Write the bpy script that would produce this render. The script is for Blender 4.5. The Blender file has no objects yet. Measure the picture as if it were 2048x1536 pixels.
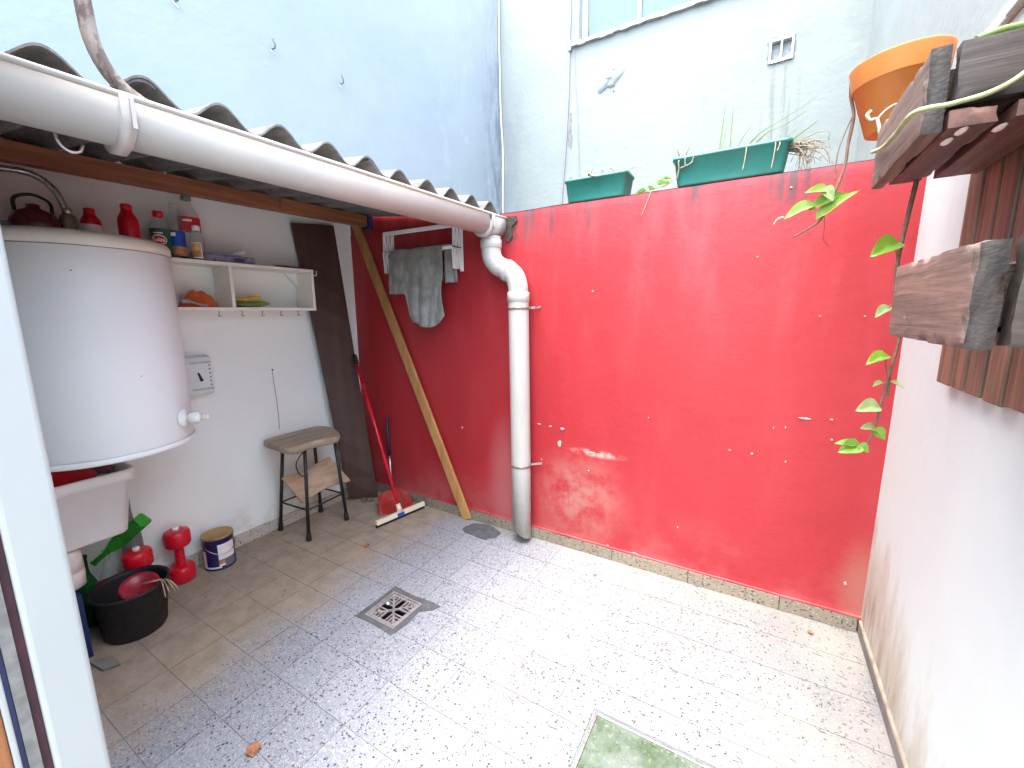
import bpy, bmesh, math, random
from mathutils import Vector, Matrix, noise as mnoise
random.seed(7)
R = math.radians
sc = bpy.context.scene
col = sc.collection

# ---------------------------------------------------------------- camera, world, sun, exposure
CAM = Vector((2.6335, -2.1659, 1.3933))
cd = bpy.data.cameras.new('camera'); cam = bpy.data.objects.new('camera', cd); col.objects.link(cam)
cd.sensor_fit = 'HORIZONTAL'; cd.sensor_width = 36.0; cd.lens = 838.39 / 2048 * 36.0
cd.clip_start = 0.02; cd.clip_end = 500
yaw, pitch, roll = R(30.4574), R(9.7611), R(-0.4331)
fwd = Vector((-math.sin(yaw) * math.cos(pitch), math.cos(yaw) * math.cos(pitch), -math.sin(pitch)))
r0 = Vector((math.cos(yaw), math.sin(yaw), 0)); u0 = r0.cross(fwd)
rt = r0 * math.cos(roll) + u0 * math.sin(roll); up = -r0 * math.sin(roll) + u0 * math.cos(roll)
m = Matrix((rt, up, -fwd)).transposed().to_4x4(); m.translation = CAM
cam.matrix_world = m
sc.camera = cam

SUN_EL, SUN_AZ = R(77), R(212)          # azimuth from +y clockwise: high, from behind the camera
w = bpy.data.worlds.new('World'); sc.world = w; w.use_nodes = True
nt = w.node_tree; nt.nodes.clear()
sky = nt.nodes.new('ShaderNodeTexSky'); sky.sky_type = 'NISHITA'; sky.sun_disc = False
sky.sun_elevation = SUN_EL; sky.sun_rotation = SUN_AZ; sky.dust_density = 4.0; sky.air_density = 1.0; sky.ozone_density = 1.0
hs = nt.nodes.new('ShaderNodeHueSaturation'); hs.inputs['Saturation'].default_value = 0.85   # thin cloud greys the sky
bg = nt.nodes.new('ShaderNodeBackground'); bg.inputs['Strength'].default_value = 0.15
wo = nt.nodes.new('ShaderNodeOutputWorld')
nt.links.new(sky.outputs[0], hs.inputs['Color']); nt.links.new(hs.outputs[0], bg.inputs[0]); nt.links.new(bg.outputs[0], wo.inputs[0])
sd = bpy.data.lights.new('sun', 'SUN'); sd.energy = 0.5; sd.angle = R(130); sd.color = (1.0, 0.98, 0.95)
so = bpy.data.objects.new('sun', sd); col.objects.link(so)
sdir = Vector((math.sin(SUN_AZ) * math.cos(SUN_EL), math.cos(SUN_AZ) * math.cos(SUN_EL), math.sin(SUN_EL)))
so.rotation_euler = sdir.to_track_quat('Z', 'Y').to_euler(); so.location = (1.5, -1, 8)
vs = sc.view_settings; vs.view_transform = 'Standard'; vs.look = 'None'; vs.gamma = 1.0; vs.use_curve_mapping = False
vs.exposure = 3.42

# ---------------------------------------------------------------- material helpers
class NT:
    def __init__(s, name):
        s.m = bpy.data.materials.new(name); s.m.use_nodes = True
        s.t = s.m.node_tree; s.b = s.t.nodes['Principled BSDF']; s.out = s.t.nodes['Material Output']
    def n(s, typ, **kw):
        nd = s.t.nodes.new(typ)
        for k, v in kw.items(): setattr(nd, k, v)
        return nd
    def put(s, sock, v):
        if hasattr(v, 'is_linked') or isinstance(v, bpy.types.NodeSocket): s.t.links.new(v, sock)
        else:
            if isinstance(v, (tuple, list)) and len(v) == 3 and sock.type == 'RGBA': v = (*v, 1)
            sock.default_value = v
    def pos(s): return s.n('ShaderNodeNewGeometry').outputs['Position']
    def objc(s): return s.n('ShaderNodeTexCoord').outputs['Object']
    def scale(s, v, sc_):
        nd = s.n('ShaderNodeMapping'); s.put(nd.inputs['Vector'], v); nd.inputs['Scale'].default_value = sc_; return nd.outputs[0]
    def noise(s, v, scale, detail=4, rough=.55, dist=0):
        nd = s.n('ShaderNodeTexNoise'); s.put(nd.inputs['Vector'], v)
        nd.inputs['Scale'].default_value = scale; nd.inputs['Detail'].default_value = detail
        nd.inputs['Roughness'].default_value = rough; nd.inputs['Distortion'].default_value = dist
        return nd.outputs['Fac']
    def vor(s, v, scale, feature='F1', out='Distance', rnd=1.0):
        nd = s.n('ShaderNodeTexVoronoi', feature=feature); s.put(nd.inputs['Vector'], v)
        nd.inputs['Scale'].default_value = scale; nd.inputs['Randomness'].default_value = rnd
        return nd.outputs[out]
    def rng(s, v, a, b, c=0., d=1., smooth=True):
        nd = s.n('ShaderNodeMapRange', interpolation_type='SMOOTHSTEP' if smooth else 'LINEAR')
        s.put(nd.inputs['Value'], v); nd.inputs['From Min'].default_value = a; nd.inputs['From Max'].default_value = b
        nd.inputs['To Min'].default_value = c; nd.inputs['To Max'].default_value = d
        return nd.outputs['Result']
    def math(s, op, a, b=0.):
        nd = s.n('ShaderNodeMath', operation=op); s.put(nd.inputs[0], a); s.put(nd.inputs[1], b); return nd.outputs[0]
    def mul(s, *a):
        r = a[0]
        for x in a[1:]: r = s.math('MULTIPLY', r, x)
        return r
    def mix(s, f, a, b, blend='MIX'):
        nd = s.n('ShaderNodeMix', data_type='RGBA', blend_type=blend)
        s.put(nd.inputs[0], f); s.put(nd.inputs[6], a); s.put(nd.inputs[7], b); return nd.outputs[2]
    def sep(s, v):
        nd = s.n('ShaderNodeSeparateXYZ'); s.put(nd.inputs[0], v); return nd.outputs
    def blob(s, v, c, size):
        """soft spot, 1 in the middle: size = radii along x,y,z"""
        mp = s.n('ShaderNodeMapping'); s.put(mp.inputs['Vector'], v)
        mp.inputs['Scale'].default_value = tuple(1 / q for q in size)
        mp.inputs['Location'].default_value = tuple(-a / q for a, q in zip(c, size))
        ln = s.n('ShaderNodeVectorMath', operation='LENGTH'); s.put(ln.inputs[0], mp.outputs[0])
        return s.rng(ln.outputs['Value'], 1.0, 0.15)
    def bump(s, h, strength=.2, dist=.01):
        nd = s.n('ShaderNodeBump'); nd.inputs['Strength'].default_value = strength; nd.inputs['Distance'].default_value = dist
        s.put(nd.inputs['Height'], h); s.t.links.new(nd.outputs[0], s.b.inputs['Normal'])
    def fin(s, c, rough=.6, metal=0., spec=.5):
        s.put(s.b.inputs['Base Color'], c); s.put(s.b.inputs['Roughness'], rough)
        s.b.inputs['Metallic'].default_value = metal; s.b.inputs['Specular IOR Level'].default_value = spec
        return s.m

def tone(c, k): return tuple(min(1, x * k) for x in c)
def plain(name, c, rough=.5, var=.12, scale=14., metal=0., bump=.0, dirt=None, dirt_amt=.0, spec=.5, alpha=None, trans=0., ior=1.3):
    s = NT(name); o = s.pos()
    f = s.noise(o, scale, 5)
    cc = s.mix(s.rng(f, .3, .7), tone(c, 1 - var), tone(c, 1 + var))
    if dirt:
        d = s.rng(s.noise(o, scale * .6, 6, .7), .52, .75)
        cc = s.mix(s.mul(d, dirt_amt), cc, dirt)
    m_ = s.fin(cc, s.rng(s.noise(o, scale * 2, 3), .3, .7, max(.03, rough - .08), min(1, rough + .08)), metal, spec)
    if bump: s.bump(s.noise(o, scale * 4, 4), bump, .004)
    if alpha is not None: s.b.inputs['Alpha'].default_value = alpha
    if trans: s.b.inputs['Transmission Weight'].default_value = trans; s.b.inputs['IOR'].default_value = ior
    return m_

def wood(name, c, dark, axis=1, rough=.6, scale=1., bump=.25, dirt=None):
    """grain runs along the axis"""
    s = NT(name); o = s.objc(); oi = s.n('ShaderNodeObjectInfo')
    off = s.n('ShaderNodeVectorMath', operation='ADD'); s.put(off.inputs[0], o)
    cx = s.n('ShaderNodeCombineXYZ')
    for i in range(3): s.put(cx.inputs[i], s.mul(oi.outputs['Random'], 7.3 + i * 3.1))
    s.put(off.inputs[1], cx.outputs[0])
    k = [26 * scale] * 3; k[axis] = 1.6 * scale
    g = s.noise(s.scale(off.outputs[0], tuple(k)), 1.0, 6, .65, .6)
    k2 = [120 * scale] * 3; k2[axis] = 5 * scale
    g2 = s.noise(s.scale(off.outputs[0], tuple(k2)), 1.0, 3)
    cc = s.mix(s.rng(g, .32, .68), dark, c)
    cc = s.mix(s.rng(g2, .45, .8, 0, .35), cc, tone(dark, .8))
    if dirt:
        cc = s.mix(s.rng(s.noise(off.outputs[0], 9, 6, .7), .5, .72, 0, .8), cc, dirt)
    m_ = s.fin(cc, s.rng(g, .3, .7, rough + .1, rough - .08))
    s.bump(s.math('ADD', g, s.mul(g2, .5)), bump, .003)
    return m_

# ---------------------------------------------------------------- geometry helpers
class MB:
    def __init__(s): s.v = []; s.f = []; s.sm = []
    def add(s, vs, fs, smooth=False):
        b = len(s.v); s.v += [tuple(p) for p in vs]
        for f in fs: s.f.append(tuple(b + i for i in f)); s.sm.append(smooth)
        return s
    def box(s, a, b):
        (x0, y0, z0), (x1, y1, z1) = a, b
        x0, x1 = min(x0, x1), max(x0, x1); y0, y1 = min(y0, y1), max(y0, y1); z0, z1 = min(z0, z1), max(z0, z1)
        return s.hexa([(x0, y0, z0), (x1, y0, z0), (x1, y1, z0), (x0, y1, z0), (x0, y0, z1), (x1, y0, z1), (x1, y1, z1), (x0, y1, z1)])
    def hexa(s, p, smooth=False):
        return s.add(p, [(3, 2, 1, 0), (4, 5, 6, 7), (0, 1, 5, 4), (1, 2, 6, 5), (2, 3, 7, 6), (3, 0, 4, 7)], smooth)
    def bar(s, p, q, wdt, thk, side):
        """rectangular bar from p to q; wdt measured along 'side', thk across"""
        p, q = Vector(p), Vector(q); d = (q - p).normalized(); a = Vector(side); a = (a - d * a.dot(d)).normalized(); b = d.cross(a)
        a = a * wdt / 2; b = b * thk / 2
        return s.hexa([p - a - b, p + a - b, p + a + b, p - a + b, q - a - b, q + a - b, q + a + b, q - a + b])
    def tube(s, pts, r, n=10, smooth=True, cap=True):
        pts = [Vector(p) for p in pts]; rs = r if isinstance(r, (list, tuple)) else [r] * len(pts)
        rings = []; ref = None
        for i, p in enumerate(pts):
            d = (pts[min(i + 1, len(pts) - 1)] - pts[max(i - 1, 0)]).normalized()
            if ref is None: ref = d.orthogonal().normalized()
            ref = (ref - d * ref.dot(d)).normalized(); o = d.cross(ref)
            rings.append([p + (ref * math.cos(2 * math.pi * k / n) + o * math.sin(2 * math.pi * k / n)) * rs[i] for k in range(n)])
        vs = [p for rg in rings for p in rg]; fs = []
        for i in range(len(rings) - 1):
            for k in range(n):
                a = i * n + k; b = i * n + (k + 1) % n; fs.append((a, b, b + n, a + n))
        s.add(vs, fs, smooth)
        if cap:
            s.add(rings[0], [tuple(range(n))[::-1]]); s.add(rings[-1], [tuple(range(n))])
        return s
    def lathe(s, c, prof, n=32, axis=(0, 0, 1), smooth=True, arc=None, sx=1., sy=1.):
        """profile (radius, height) turned about the axis through c; arc=(a0,a1) gives part of it"""
        z = Vector(axis).normalized(); x = z.orthogonal().normalized() if abs(z.z) < .999 else Vector((1, 0, 0)); y = z.cross(x); c = Vector(c)
        full = arc is None; a0, a1 = arc or (0, 2 * math.pi); cnt = n if full else n + 1
        vs = []
        for (r, h) in prof:
            for k in range(cnt):
                a = a0 + (a1 - a0) * k / n
                vs.append(c + x * (r * math.cos(a) * sx) + y * (r * math.sin(a) * sy) + z * h)
        fs = []
        for i in range(len(prof) - 1):
            for k in range(n):
                k2 = (k + 1) % cnt if full else k + 1
                fs.append((i * cnt + k, i * cnt + k2, (i + 1) * cnt + k2, (i + 1) * cnt + k))
        return s.add(vs, fs, smooth)
    def prism(s, poly, d):
        """extrude a planar polygon (3D points, ordered) by vector d"""
        n = len(poly); poly = [Vector(p) for p in poly]; d = Vector(d)
        vs = poly + [p + d for p in poly]
        return s.add(vs, [tuple(range(n))[::-1], tuple(range(n, 2 * n))] + [(i, (i + 1) % n, n + (i + 1) % n, n + i) for i in range(n)])
    def grid(s, fn, nu, nv, smooth=True, thick=None):
        vs = [fn(i / nu, j / nv) for j in range(nv + 1) for i in range(nu + 1)]
        fs = [(j * (nu + 1) + i, j * (nu + 1) + i + 1, (j + 1) * (nu + 1) + i + 1, (j + 1) * (nu + 1) + i) for j in range(nv) for i in range(nu)]
        return s.add(vs, fs, smooth)

def crv(pts, n=8):
    """Catmull-Rom through pts"""
    P = [Vector(p) for p in pts]; P = [P[0] * 2 - P[1]] + P + [P[-1] * 2 - P[-2]]; out = []
    for i in range(1, len(P) - 2):
        for k in range(n):
            t = k / n; a, b, c, d = P[i - 1:i + 3]
            out.append(0.5 * ((2 * b) + (c - a) * t + (2 * a - 5 * b + 4 * c - d) * t * t + (3 * b - a - 3 * c + d) * t ** 3))
    out.append(P[-2]); return out

def root_of(o):
    while o.parent: o = o.parent
    return o
def obj(name, mb, mat, parent=None, bevel=0., solid=0., sub=0, base=None, seg=2, hard=False):
    me = bpy.data.meshes.new(name)
    o = bpy.data.objects.new(name, me); col.objects.link(o)
    off = Vector((0, 0, 0))
    if parent is not None:
        o.parent = parent; off = Vector(root_of(parent)['_base'])
    else:
        if base is None:
            xs = [min(p[i] for p in mb.v) for i in range(3)]; xe = [max(p[i] for p in mb.v) for i in range(3)]
            base = ((xs[0] + xe[0]) / 2, (xs[1] + xe[1]) / 2, xs[2])
        off = Vector(base); o.location = off; o['_base'] = tuple(off)
    me.from_pydata([tuple(Vector(p) - off) for p in mb.v], [], mb.f)
    for p, q in zip(me.polygons, mb.sm): p.use_smooth = q
    bm = bmesh.new(); bm.from_mesh(me); bmesh.ops.remove_doubles(bm, verts=bm.verts, dist=1e-6)
    bmesh.ops.recalc_face_normals(bm, faces=bm.faces)
    if hard:
        for e in bm.edges:
            if len(e.link_faces) == 2 and e.calc_face_angle() > R(48): e.smooth = False
    bm.to_mesh(me); bm.free()
    me.materials.append(mat)
    if solid:
        md = o.modifiers.new('solid', 'SOLIDIFY'); md.thickness = solid; md.offset = 0
    if bevel:
        md = o.modifiers.new('bevel', 'BEVEL'); md.width = bevel; md.segments = seg; md.limit_method = 'ANGLE'; md.angle_limit = R(35)
    if sub:
        md = o.modifiers.new('sub', 'SUBSURF'); md.levels = sub; md.render_levels = sub
    return o
def thing(name, loc, label, cat, group=None, kind=None):
    o = bpy.data.objects.new(name, None); col.objects.link(o); o.location = loc; o['_base'] = tuple(loc); o.empty_display_size = .05
    tag(o, label, cat, group, kind); return o
def tag(o, label=None, cat=None, group=None, kind=None):
    if label: o['label'] = label
    if cat: o['category'] = cat
    if group: o['group'] = group
    if kind: o['kind'] = kind
    return o
def share(src, name, parent, dv):
    """a copy of a part that shares its mesh, moved by dv"""
    o = src.copy(); o.name = name; col.objects.link(o); o.parent = parent; o.location = Vector(src.location) + Vector(dv); return o

# ---------------------------------------------------------------- materials
W = 3.114; H = 1.951; YB = 2.108
def wall_paint(name, c, var=.06, extra=None, rough=.75, bump=.25):
    s = NT(name); p = s.pos()
    f = s.noise(p, 1.3, 6, .6); g = s.noise(p, 9, 5, .6)
    cc = s.mix(s.rng(f, .3, .7), tone(c, 1 - var), tone(c, 1 + var * .6))
    cc = s.mix(s.rng(g, .35, .75, 0, .5), cc, tone(c, 1 - var * .8))
    if extra: cc = extra(s, p, cc)
    m_ = s.fin(cc, rough)
    h = s.math('ADD', s.mul(s.noise(p, 3.2, 3), 1.4), s.math('ADD', s.mul(s.noise(p, 26, 4), .35), s.mul(s.noise(p, 120, 2), .12)))
    s.bump(h, bump, .012); return m_

def red_extra(s, p, cc):
    X, Y, Z = s.sep(p)
    st = s.noise(s.scale(p, (16, 1, .9)), 1.0, 5, .6)                  # vertical runs
    runs = s.rng(st, .43, .62)
    top = s.rng(Z, 1.58, 1.95)
    spots = s.math('MAXIMUM', s.math('MAXIMUM', s.blob(p, (1.52, 0, 1.95), (.34, .5, .40)), s.blob(p, (1.86, 0, 1.97), (.34, .5, .34))),
                   s.math('MAXIMUM', s.blob(p, (2.30, 0, 1.97), (.20, .5, .22)), s.blob(p, (2.72, 0, 1.97), (.22, .5, .30))))
    cc = s.mix(s.mul(runs, top, s.rng(spots, 0, 1, .15, .95)), cc, (.075, .03, .032))
    cc = s.mix(s.mul(s.rng(s.noise(p, 30, 6, .7), .4, .6), s.blob(p, (1.365, 0, 1.86), (.10, .5, .15))), cc, (.04, .035, .03))   # mould by the gutter end
    cc = s.mix(s.mul(s.rng(s.noise(s.scale(p, (5, 1, 1.2)), 1.2, 5), .45, .75), s.rng(Z, 1.95, 1.0, .4, .10)), cc, (.58, .10, .105))      # sun-bleached washes
    ef = s.mul(s.blob(p, (1.80, 0, .33), (.36, .5, .36)), s.rng(s.noise(p, 7, 7, .7), .36, .62))
    cc = s.mix(s.mul(ef, .8), cc, (.38, .17, .14))                    # lime bloom from damp
    cc = s.mix(s.mul(s.blob(p, (1.9, 0, .61), (.2, .5, .03)), s.rng(s.noise(p, 18, 5), .4, .6), .8), cc, (.80, .45, .38))
    damp = s.mul(s.rng(Z, .42, .06), s.rng(s.noise(p, 2.6, 6, .65), .38, .62))
    cc = s.mix(s.mul(damp, .42), cc, (.40, .14, .13))
    cc = s.mix(s.mul(s.blob(p, (1.30, 0, .35), (.16, .5, .5)), .4), cc, (.45, .20, .19))
    cc = s.mix(s.mul(s.blob(p, (3.10, 0, .2), (.12, .5, .3)), .5), cc, (.33, .16, .11))
    return cc
M = {}
M['red'] = wall_paint('red_wall_paint', (.355, .018, .023), .08, red_extra, .5, .3)

def left_extra(s, p, cc):
    X, Y, Z = s.sep(p)
    cc = s.mix(s.mul(s.rng(Z, .32, .05), s.rng(s.noise(p, 5, 6, .7), .42, .65), .5), cc, (.42, .37, .30))
    cc = s.mix(s.mul(s.rng(s.noise(p, 12, 6, .75), .62, .78), .35), cc, (.45, .43, .40))
    return cc
M['left'] = wall_paint('left_wall_paint', (.82, .86, .82), .04, left_extra, .7, .16)
def right_extra(s, p, cc):
    X, Y, Z = s.sep(p)
    # damp brown stain climbing out of the corner and running along the skirting
    n1 = s.noise(s.scale(p, (1, 3.5, 1.2)), 2.2, 7, .68)
    d = s.math('ADD', s.math('ADD', Z, s.mul(Y, -.35)), s.mul(n1, -.95))
    st = s.rng(d, .14, -.16)
    cc = s.mix(s.mul(st, .62), cc, (.33, .265, .18))
    st2 = s.rng(s.math('ADD', s.math('ADD', Z, s.mul(Y, -.25)), s.mul(n1, -.7)), 0.02, -.22)
    cc = s.mix(s.mul(st2, s.rng(s.noise(s.scale(p, (1, 18, 2.2)), 1.5, 5), .4, .65), .7), cc, (.20, .13, .07))
    runs = s.mul(s.rng(s.noise(s.scale(p, (1, 14, .8)), 1.0, 4), .5, .7), s.rng(Z, .75, 1.25))
    cc = s.mix(s.mul(runs, .28), cc, (.50, .48, .44))
    cc = s.mix(s.mul(s.rng(s.noise(p, 14, 7, .8), .66, .74), .45), cc, (.42, .40, .36))
    return cc
M['right'] = wall_paint('right_wall_paint', (.50, .545, .525), .04, right_extra, .75, .3)
def far_extra(s, p, cc):
    X, Y, Z = s.sep(p)
    mould = s.mul(s.rng(s.noise(s.scale(p, (2.0, 1, 1.2)), 2.0, 8, .72), .45, .68), s.rng(X, 2.1, 2.9, .10, .85))
    cc = s.mix(s.mul(mould, .6), cc, (.20, .235, .215))
    sp = s.mul(s.rng(s.noise(p, 22, 6, .75), .5, .66), s.rng(X, 2.3, 2.8, .05, .5))
    cc = s.mix(sp, cc, (.25, .285, .265))
    drip = s.mul(s.rng(s.noise(s.scale(p, (22, 1, 1.0)), 1.0, 4), .46, .66), s.blob(p, (2.62, YB, 2.95), (.22, .5, .55)))
    cc = s.mix(s.mul(drip, .75), cc, (.15, .165, .15))
    edge = s.mul(s.rng(X, 3.03, 3.15), s.rng(s.noise(s.scale(p, (6, 1, 1)), 2.5, 5), .35, .6))
    cc = s.mix(s.mul(edge, .75), cc, (.26, .28, .26))
    crk = s.mul(s.blob(p, (.86, YB, 3.2), (.10, .5, .9)), s.rng(s.noise(s.scale(p, (8, 1, 2)), 2, 6, .7), .42, .6))
    cc = s.mix(s.mul(crk, .7), cc, (.28, .30, .29))
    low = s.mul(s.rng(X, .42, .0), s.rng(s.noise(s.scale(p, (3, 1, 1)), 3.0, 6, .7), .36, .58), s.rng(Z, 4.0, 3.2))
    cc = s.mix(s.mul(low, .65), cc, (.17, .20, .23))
    return cc
M['far'] = wall_paint('far_building_paint', (.262, .303, .286), .05, far_extra, .85, .5)
def blue_extra(s, p, cc):
    X, Y, Z = s.sep(p)
    pe = s.mul(s.rng(s.noise(s.scale(p, (1, 1, .6)), 5, 7, .7), .55, .63), s.rng(Y, .4, 1.6))
    cc = s.mix(s.mul(pe, .55), cc, (.33, .375, .41))
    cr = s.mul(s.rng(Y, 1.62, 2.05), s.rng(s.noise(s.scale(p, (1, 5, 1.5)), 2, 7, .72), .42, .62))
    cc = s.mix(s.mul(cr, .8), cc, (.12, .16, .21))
    top = s.mul(s.rng(Z, 3.2, 4.6), s.rng(s.noise(p, .9, 4), .3, .6))
    cc = s.mix(s.mul(top, .6), cc, (.33, .37, .40))
    return cc
M['blue'] = wall_paint('pale_blue_paint', (.265, .325, .355), .05, blue_extra, .85, .35)
M['house'] = wall_paint('house_white_paint', (.56, .60, .595), .03, None, .7, .12)
M['jamb'] = wall_paint('jamb_paint', (.33, .36, .355), .03, None, .6, .1)
M['plaster'] = plain('bare_plaster', (.62, .60, .56), .9, .1, 20, bump=.3)
M['mortar'] = plain('old_mortar', (.19, .20, .19), .9, .2, 30)
M['chip'] = plain('chipped_plaster', (.48, .36, .30), .9, .15, 60, bump=.3)
M['grout'] = plain('grout', (.25, .245, .24), .95, .2, 30)
M['cement'] = plain('grey_cement', (.085, .09, .094), .9, .18, 25, bump=.3, dirt=(.2, .2, .19), dirt_amt=.5)
M['earth'] = plain('earth', (.12, .10, .08), .95, .3, 3)

def terrazzo(name, base, light, darkc, dens, grit, dirtmap=True, rough=.42):
    s = NT(name); o = s.objc(); p = s.pos(); oi = s.n('ShaderNodeObjectInfo')
    cx = s.n('ShaderNodeCombineXYZ')
    for i in range(3): s.put(cx.inputs[i], s.mul(oi.outputs['Random'], 31.7 + i * 17.3))
    ad = s.n('ShaderNodeVectorMath', operation='ADD'); s.put(ad.inputs[0], p); s.put(ad.inputs[1], cx.outputs[0])
    v = ad.outputs[0]
    wob = s.n('ShaderNodeTexNoise'); s.put(wob.inputs['Vector'], v); wob.inputs['Scale'].default_value = 60; wob.inputs['Detail'].default_value = 2
    wv = s.n('ShaderNodeVectorMath', operation='MULTIPLY_ADD'); s.put(wv.inputs[0], wob.outputs['Color']); wv.inputs[1].default_value = (.007, .007, .007); s.put(wv.inputs[2], v)
    v = wv.outputs[0]
    def layer(scale):
        nd = s.n('ShaderNodeTexVoronoi', feature='F1'); s.put(nd.inputs['Vector'], v); nd.inputs['Scale'].default_value = scale
        ed = s.vor(v, scale, 'DISTANCE_TO_EDGE', 'Distance')
        c = s.sep(nd.outputs['Color']); return c[0], c[1], ed
    a, b, e = layer(138); a2, b2, e2 = layer(230)
    tile = s.rng(oi.outputs['Random'], 0, 1, .90, 1.06, False)
    vm = s.n('ShaderNodeVectorMath', operation='SCALE'); vm.inputs[0].default_value = base; s.put(vm.inputs['Scale'], tile)
    c = vm.outputs[0]
    inside = s.rng(e, .06, .16); inside2 = s.rng(e2, .06, .18)
    c = s.mix(s.mul(s.rng(b2, .35, .75, 0, 1), inside2, grit), c, light)               # pale chips
    c = s.mix(s.mul(s.rng(b, .72, .80), inside, grit * .8), c, tone(light, .82))
    c = s.mix(s.mul(s.rng(a2, .955, .965), inside2, .85), c, tone(darkc, 2.2))
    c = s.mix(s.mul(s.rng(a, 1 - dens - .004, 1 - dens), inside, .95), c, darkc)        # dark chips
    c = s.mix(s.mul(s.rng(a, .10, .09), inside, .5), c, (.50, .44, .36))
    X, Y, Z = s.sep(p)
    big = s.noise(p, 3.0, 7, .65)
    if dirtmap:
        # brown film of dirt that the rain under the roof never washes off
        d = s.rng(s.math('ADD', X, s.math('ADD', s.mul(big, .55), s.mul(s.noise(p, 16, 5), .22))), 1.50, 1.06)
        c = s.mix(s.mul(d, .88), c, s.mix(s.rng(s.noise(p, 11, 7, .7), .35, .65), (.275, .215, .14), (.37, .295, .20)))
        for q, r_, k in [((1.72, -.62, 0), (.20, .3, .4), .45), ((1.95, -1.0, 0), (.12, .35, .4), .5), ((.66, -.5, 0), (.12, .07, .2), .6), ((.75, -.62, 0), (.1, .05, .2), .5)]:
            c = s.mix(s.mul(s.blob(p, q, r_), s.rng(big, .38, .55), k), c, (.26, .235, .22))
        edge = s.mul(s.rng(Y, -.14, -.01), s.rng(s.noise(p, 12, 6), .35, .6))
        c = s.mix(s.mul(edge, .4), c, (.33, .29, .22))
        for q, r_ in [((2.18, -.13, 0), (.2, .14, .3)), ((2.85, -.75, 0), (.3, .35, .3)), ((3.0, -.2, 0), (.2, .25, .3))]:
            c = s.mix(s.mul(s.blob(p, q, r_), .22), c, (.46, .42, .32))
        corner = s.mul(s.rng(X, 2.93, 3.10), s.rng(big, .35, .6))
        c = s.mix(s.mul(corner, .4), c, (.34, .31, .27))
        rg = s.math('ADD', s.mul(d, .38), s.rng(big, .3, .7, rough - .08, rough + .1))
    else: rg = rough
    m_ = s.fin(c, rg, 0, .4); s.bump(s.math('ADD', s.mul(e, .6), s.mul(s.noise(p, 40, 3), .5)), .08, .002); return m_
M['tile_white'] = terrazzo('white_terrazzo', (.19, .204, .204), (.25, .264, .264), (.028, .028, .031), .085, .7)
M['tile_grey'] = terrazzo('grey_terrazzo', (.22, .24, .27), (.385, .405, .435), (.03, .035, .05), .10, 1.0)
M['tile_skirt'] = terrazzo('tan_terrazzo', (.24, .20, .145), (.30, .26, .195), (.03, .025, .02), .12, .7, False, .6)
M['tile_skirt_l'] = terrazzo('cream_terrazzo', (.46, .42, .35), (.58, .54, .47), (.09, .08, .07), .10, .7, False, .6)

def pvcm(name, c, kz):
    s = NT(name); p = s.pos(); X, Y, Z = s.sep(p)
    n = s.noise(s.scale(p, (16, 16, 1.6)), 1.0, 6, .7)
    cc = s.mix(s.rng(n, .45, .75, 0, .55), c, tone(c, .78))
    if kz: cc = s.mix(s.mul(s.rng(Z, .40, .06), s.rng(s.noise(s.scale(p, (30, 30, 9)), 1.0, 6, .7), .40, .62), .75), cc, (.34, .29, .20))
    cc = s.mix(s.rng(s.noise(p, 34, 6, .8), .64, .72, 0, .55), cc, (.40, .33, .24))
    return s.fin(cc, .38)
M['pvc'] = pvcm('white_pvc', (.45, .44, .40), True)
M['gutter'] = plain('gutter_pvc', (.44, .415, .375), .42, .03, 5, dirt=(.55, .46, .36), dirt_amt=.35)
M['clamp'] = plain('rusty_clamp', (.30, .25, .20), .55, .25, 40, .5)
def fibre():
    s = NT('fibre_cement'); p = s.pos()
    n = s.noise(s.scale(p, (2, 10, 1)), 2.5, 7, .7); b = s.noise(p, 30, 5, .7)
    c = s.mix(s.rng(n, .3, .7), (.22, .21, .195), (.11, .105, .10)); c = s.mix(s.rng(b, .5, .7, 0, .6), c, (.10, .10, .095))
    c = s.mix(s.rng(s.noise(p, 12, 6, .8), .6, .72, 0, .5), c, (.42, .42, .38))
    m_ = s.fin(c, .92); s.bump(b, .35, .004); return m_
M['roof'] = fibre()
M['beam'] = wood('stained_beam_wood', (.36, .145, .062), (.20, .075, .034), 1, .5)
M['post'] = wood('varnished_post_wood', (.50, .27, .085), (.36, .18, .06), 2, .5, 1, .15)
M['plank'] = wood('dark_plank_wood', (.075, .036, .028), (.055, .027, .022), 2, .5, .5, .12)
M['seatw'] = wood('weathered_seat_wood', (.42, .33, .235), (.27, .205, .14), 1, .65, 1.2, .25, (.26, .22, .17))
M['boardw'] = wood('backrest_wood', (.48, .33, .21), (.34, .22, .13), 1, .6, 1.0, .2)
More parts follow.
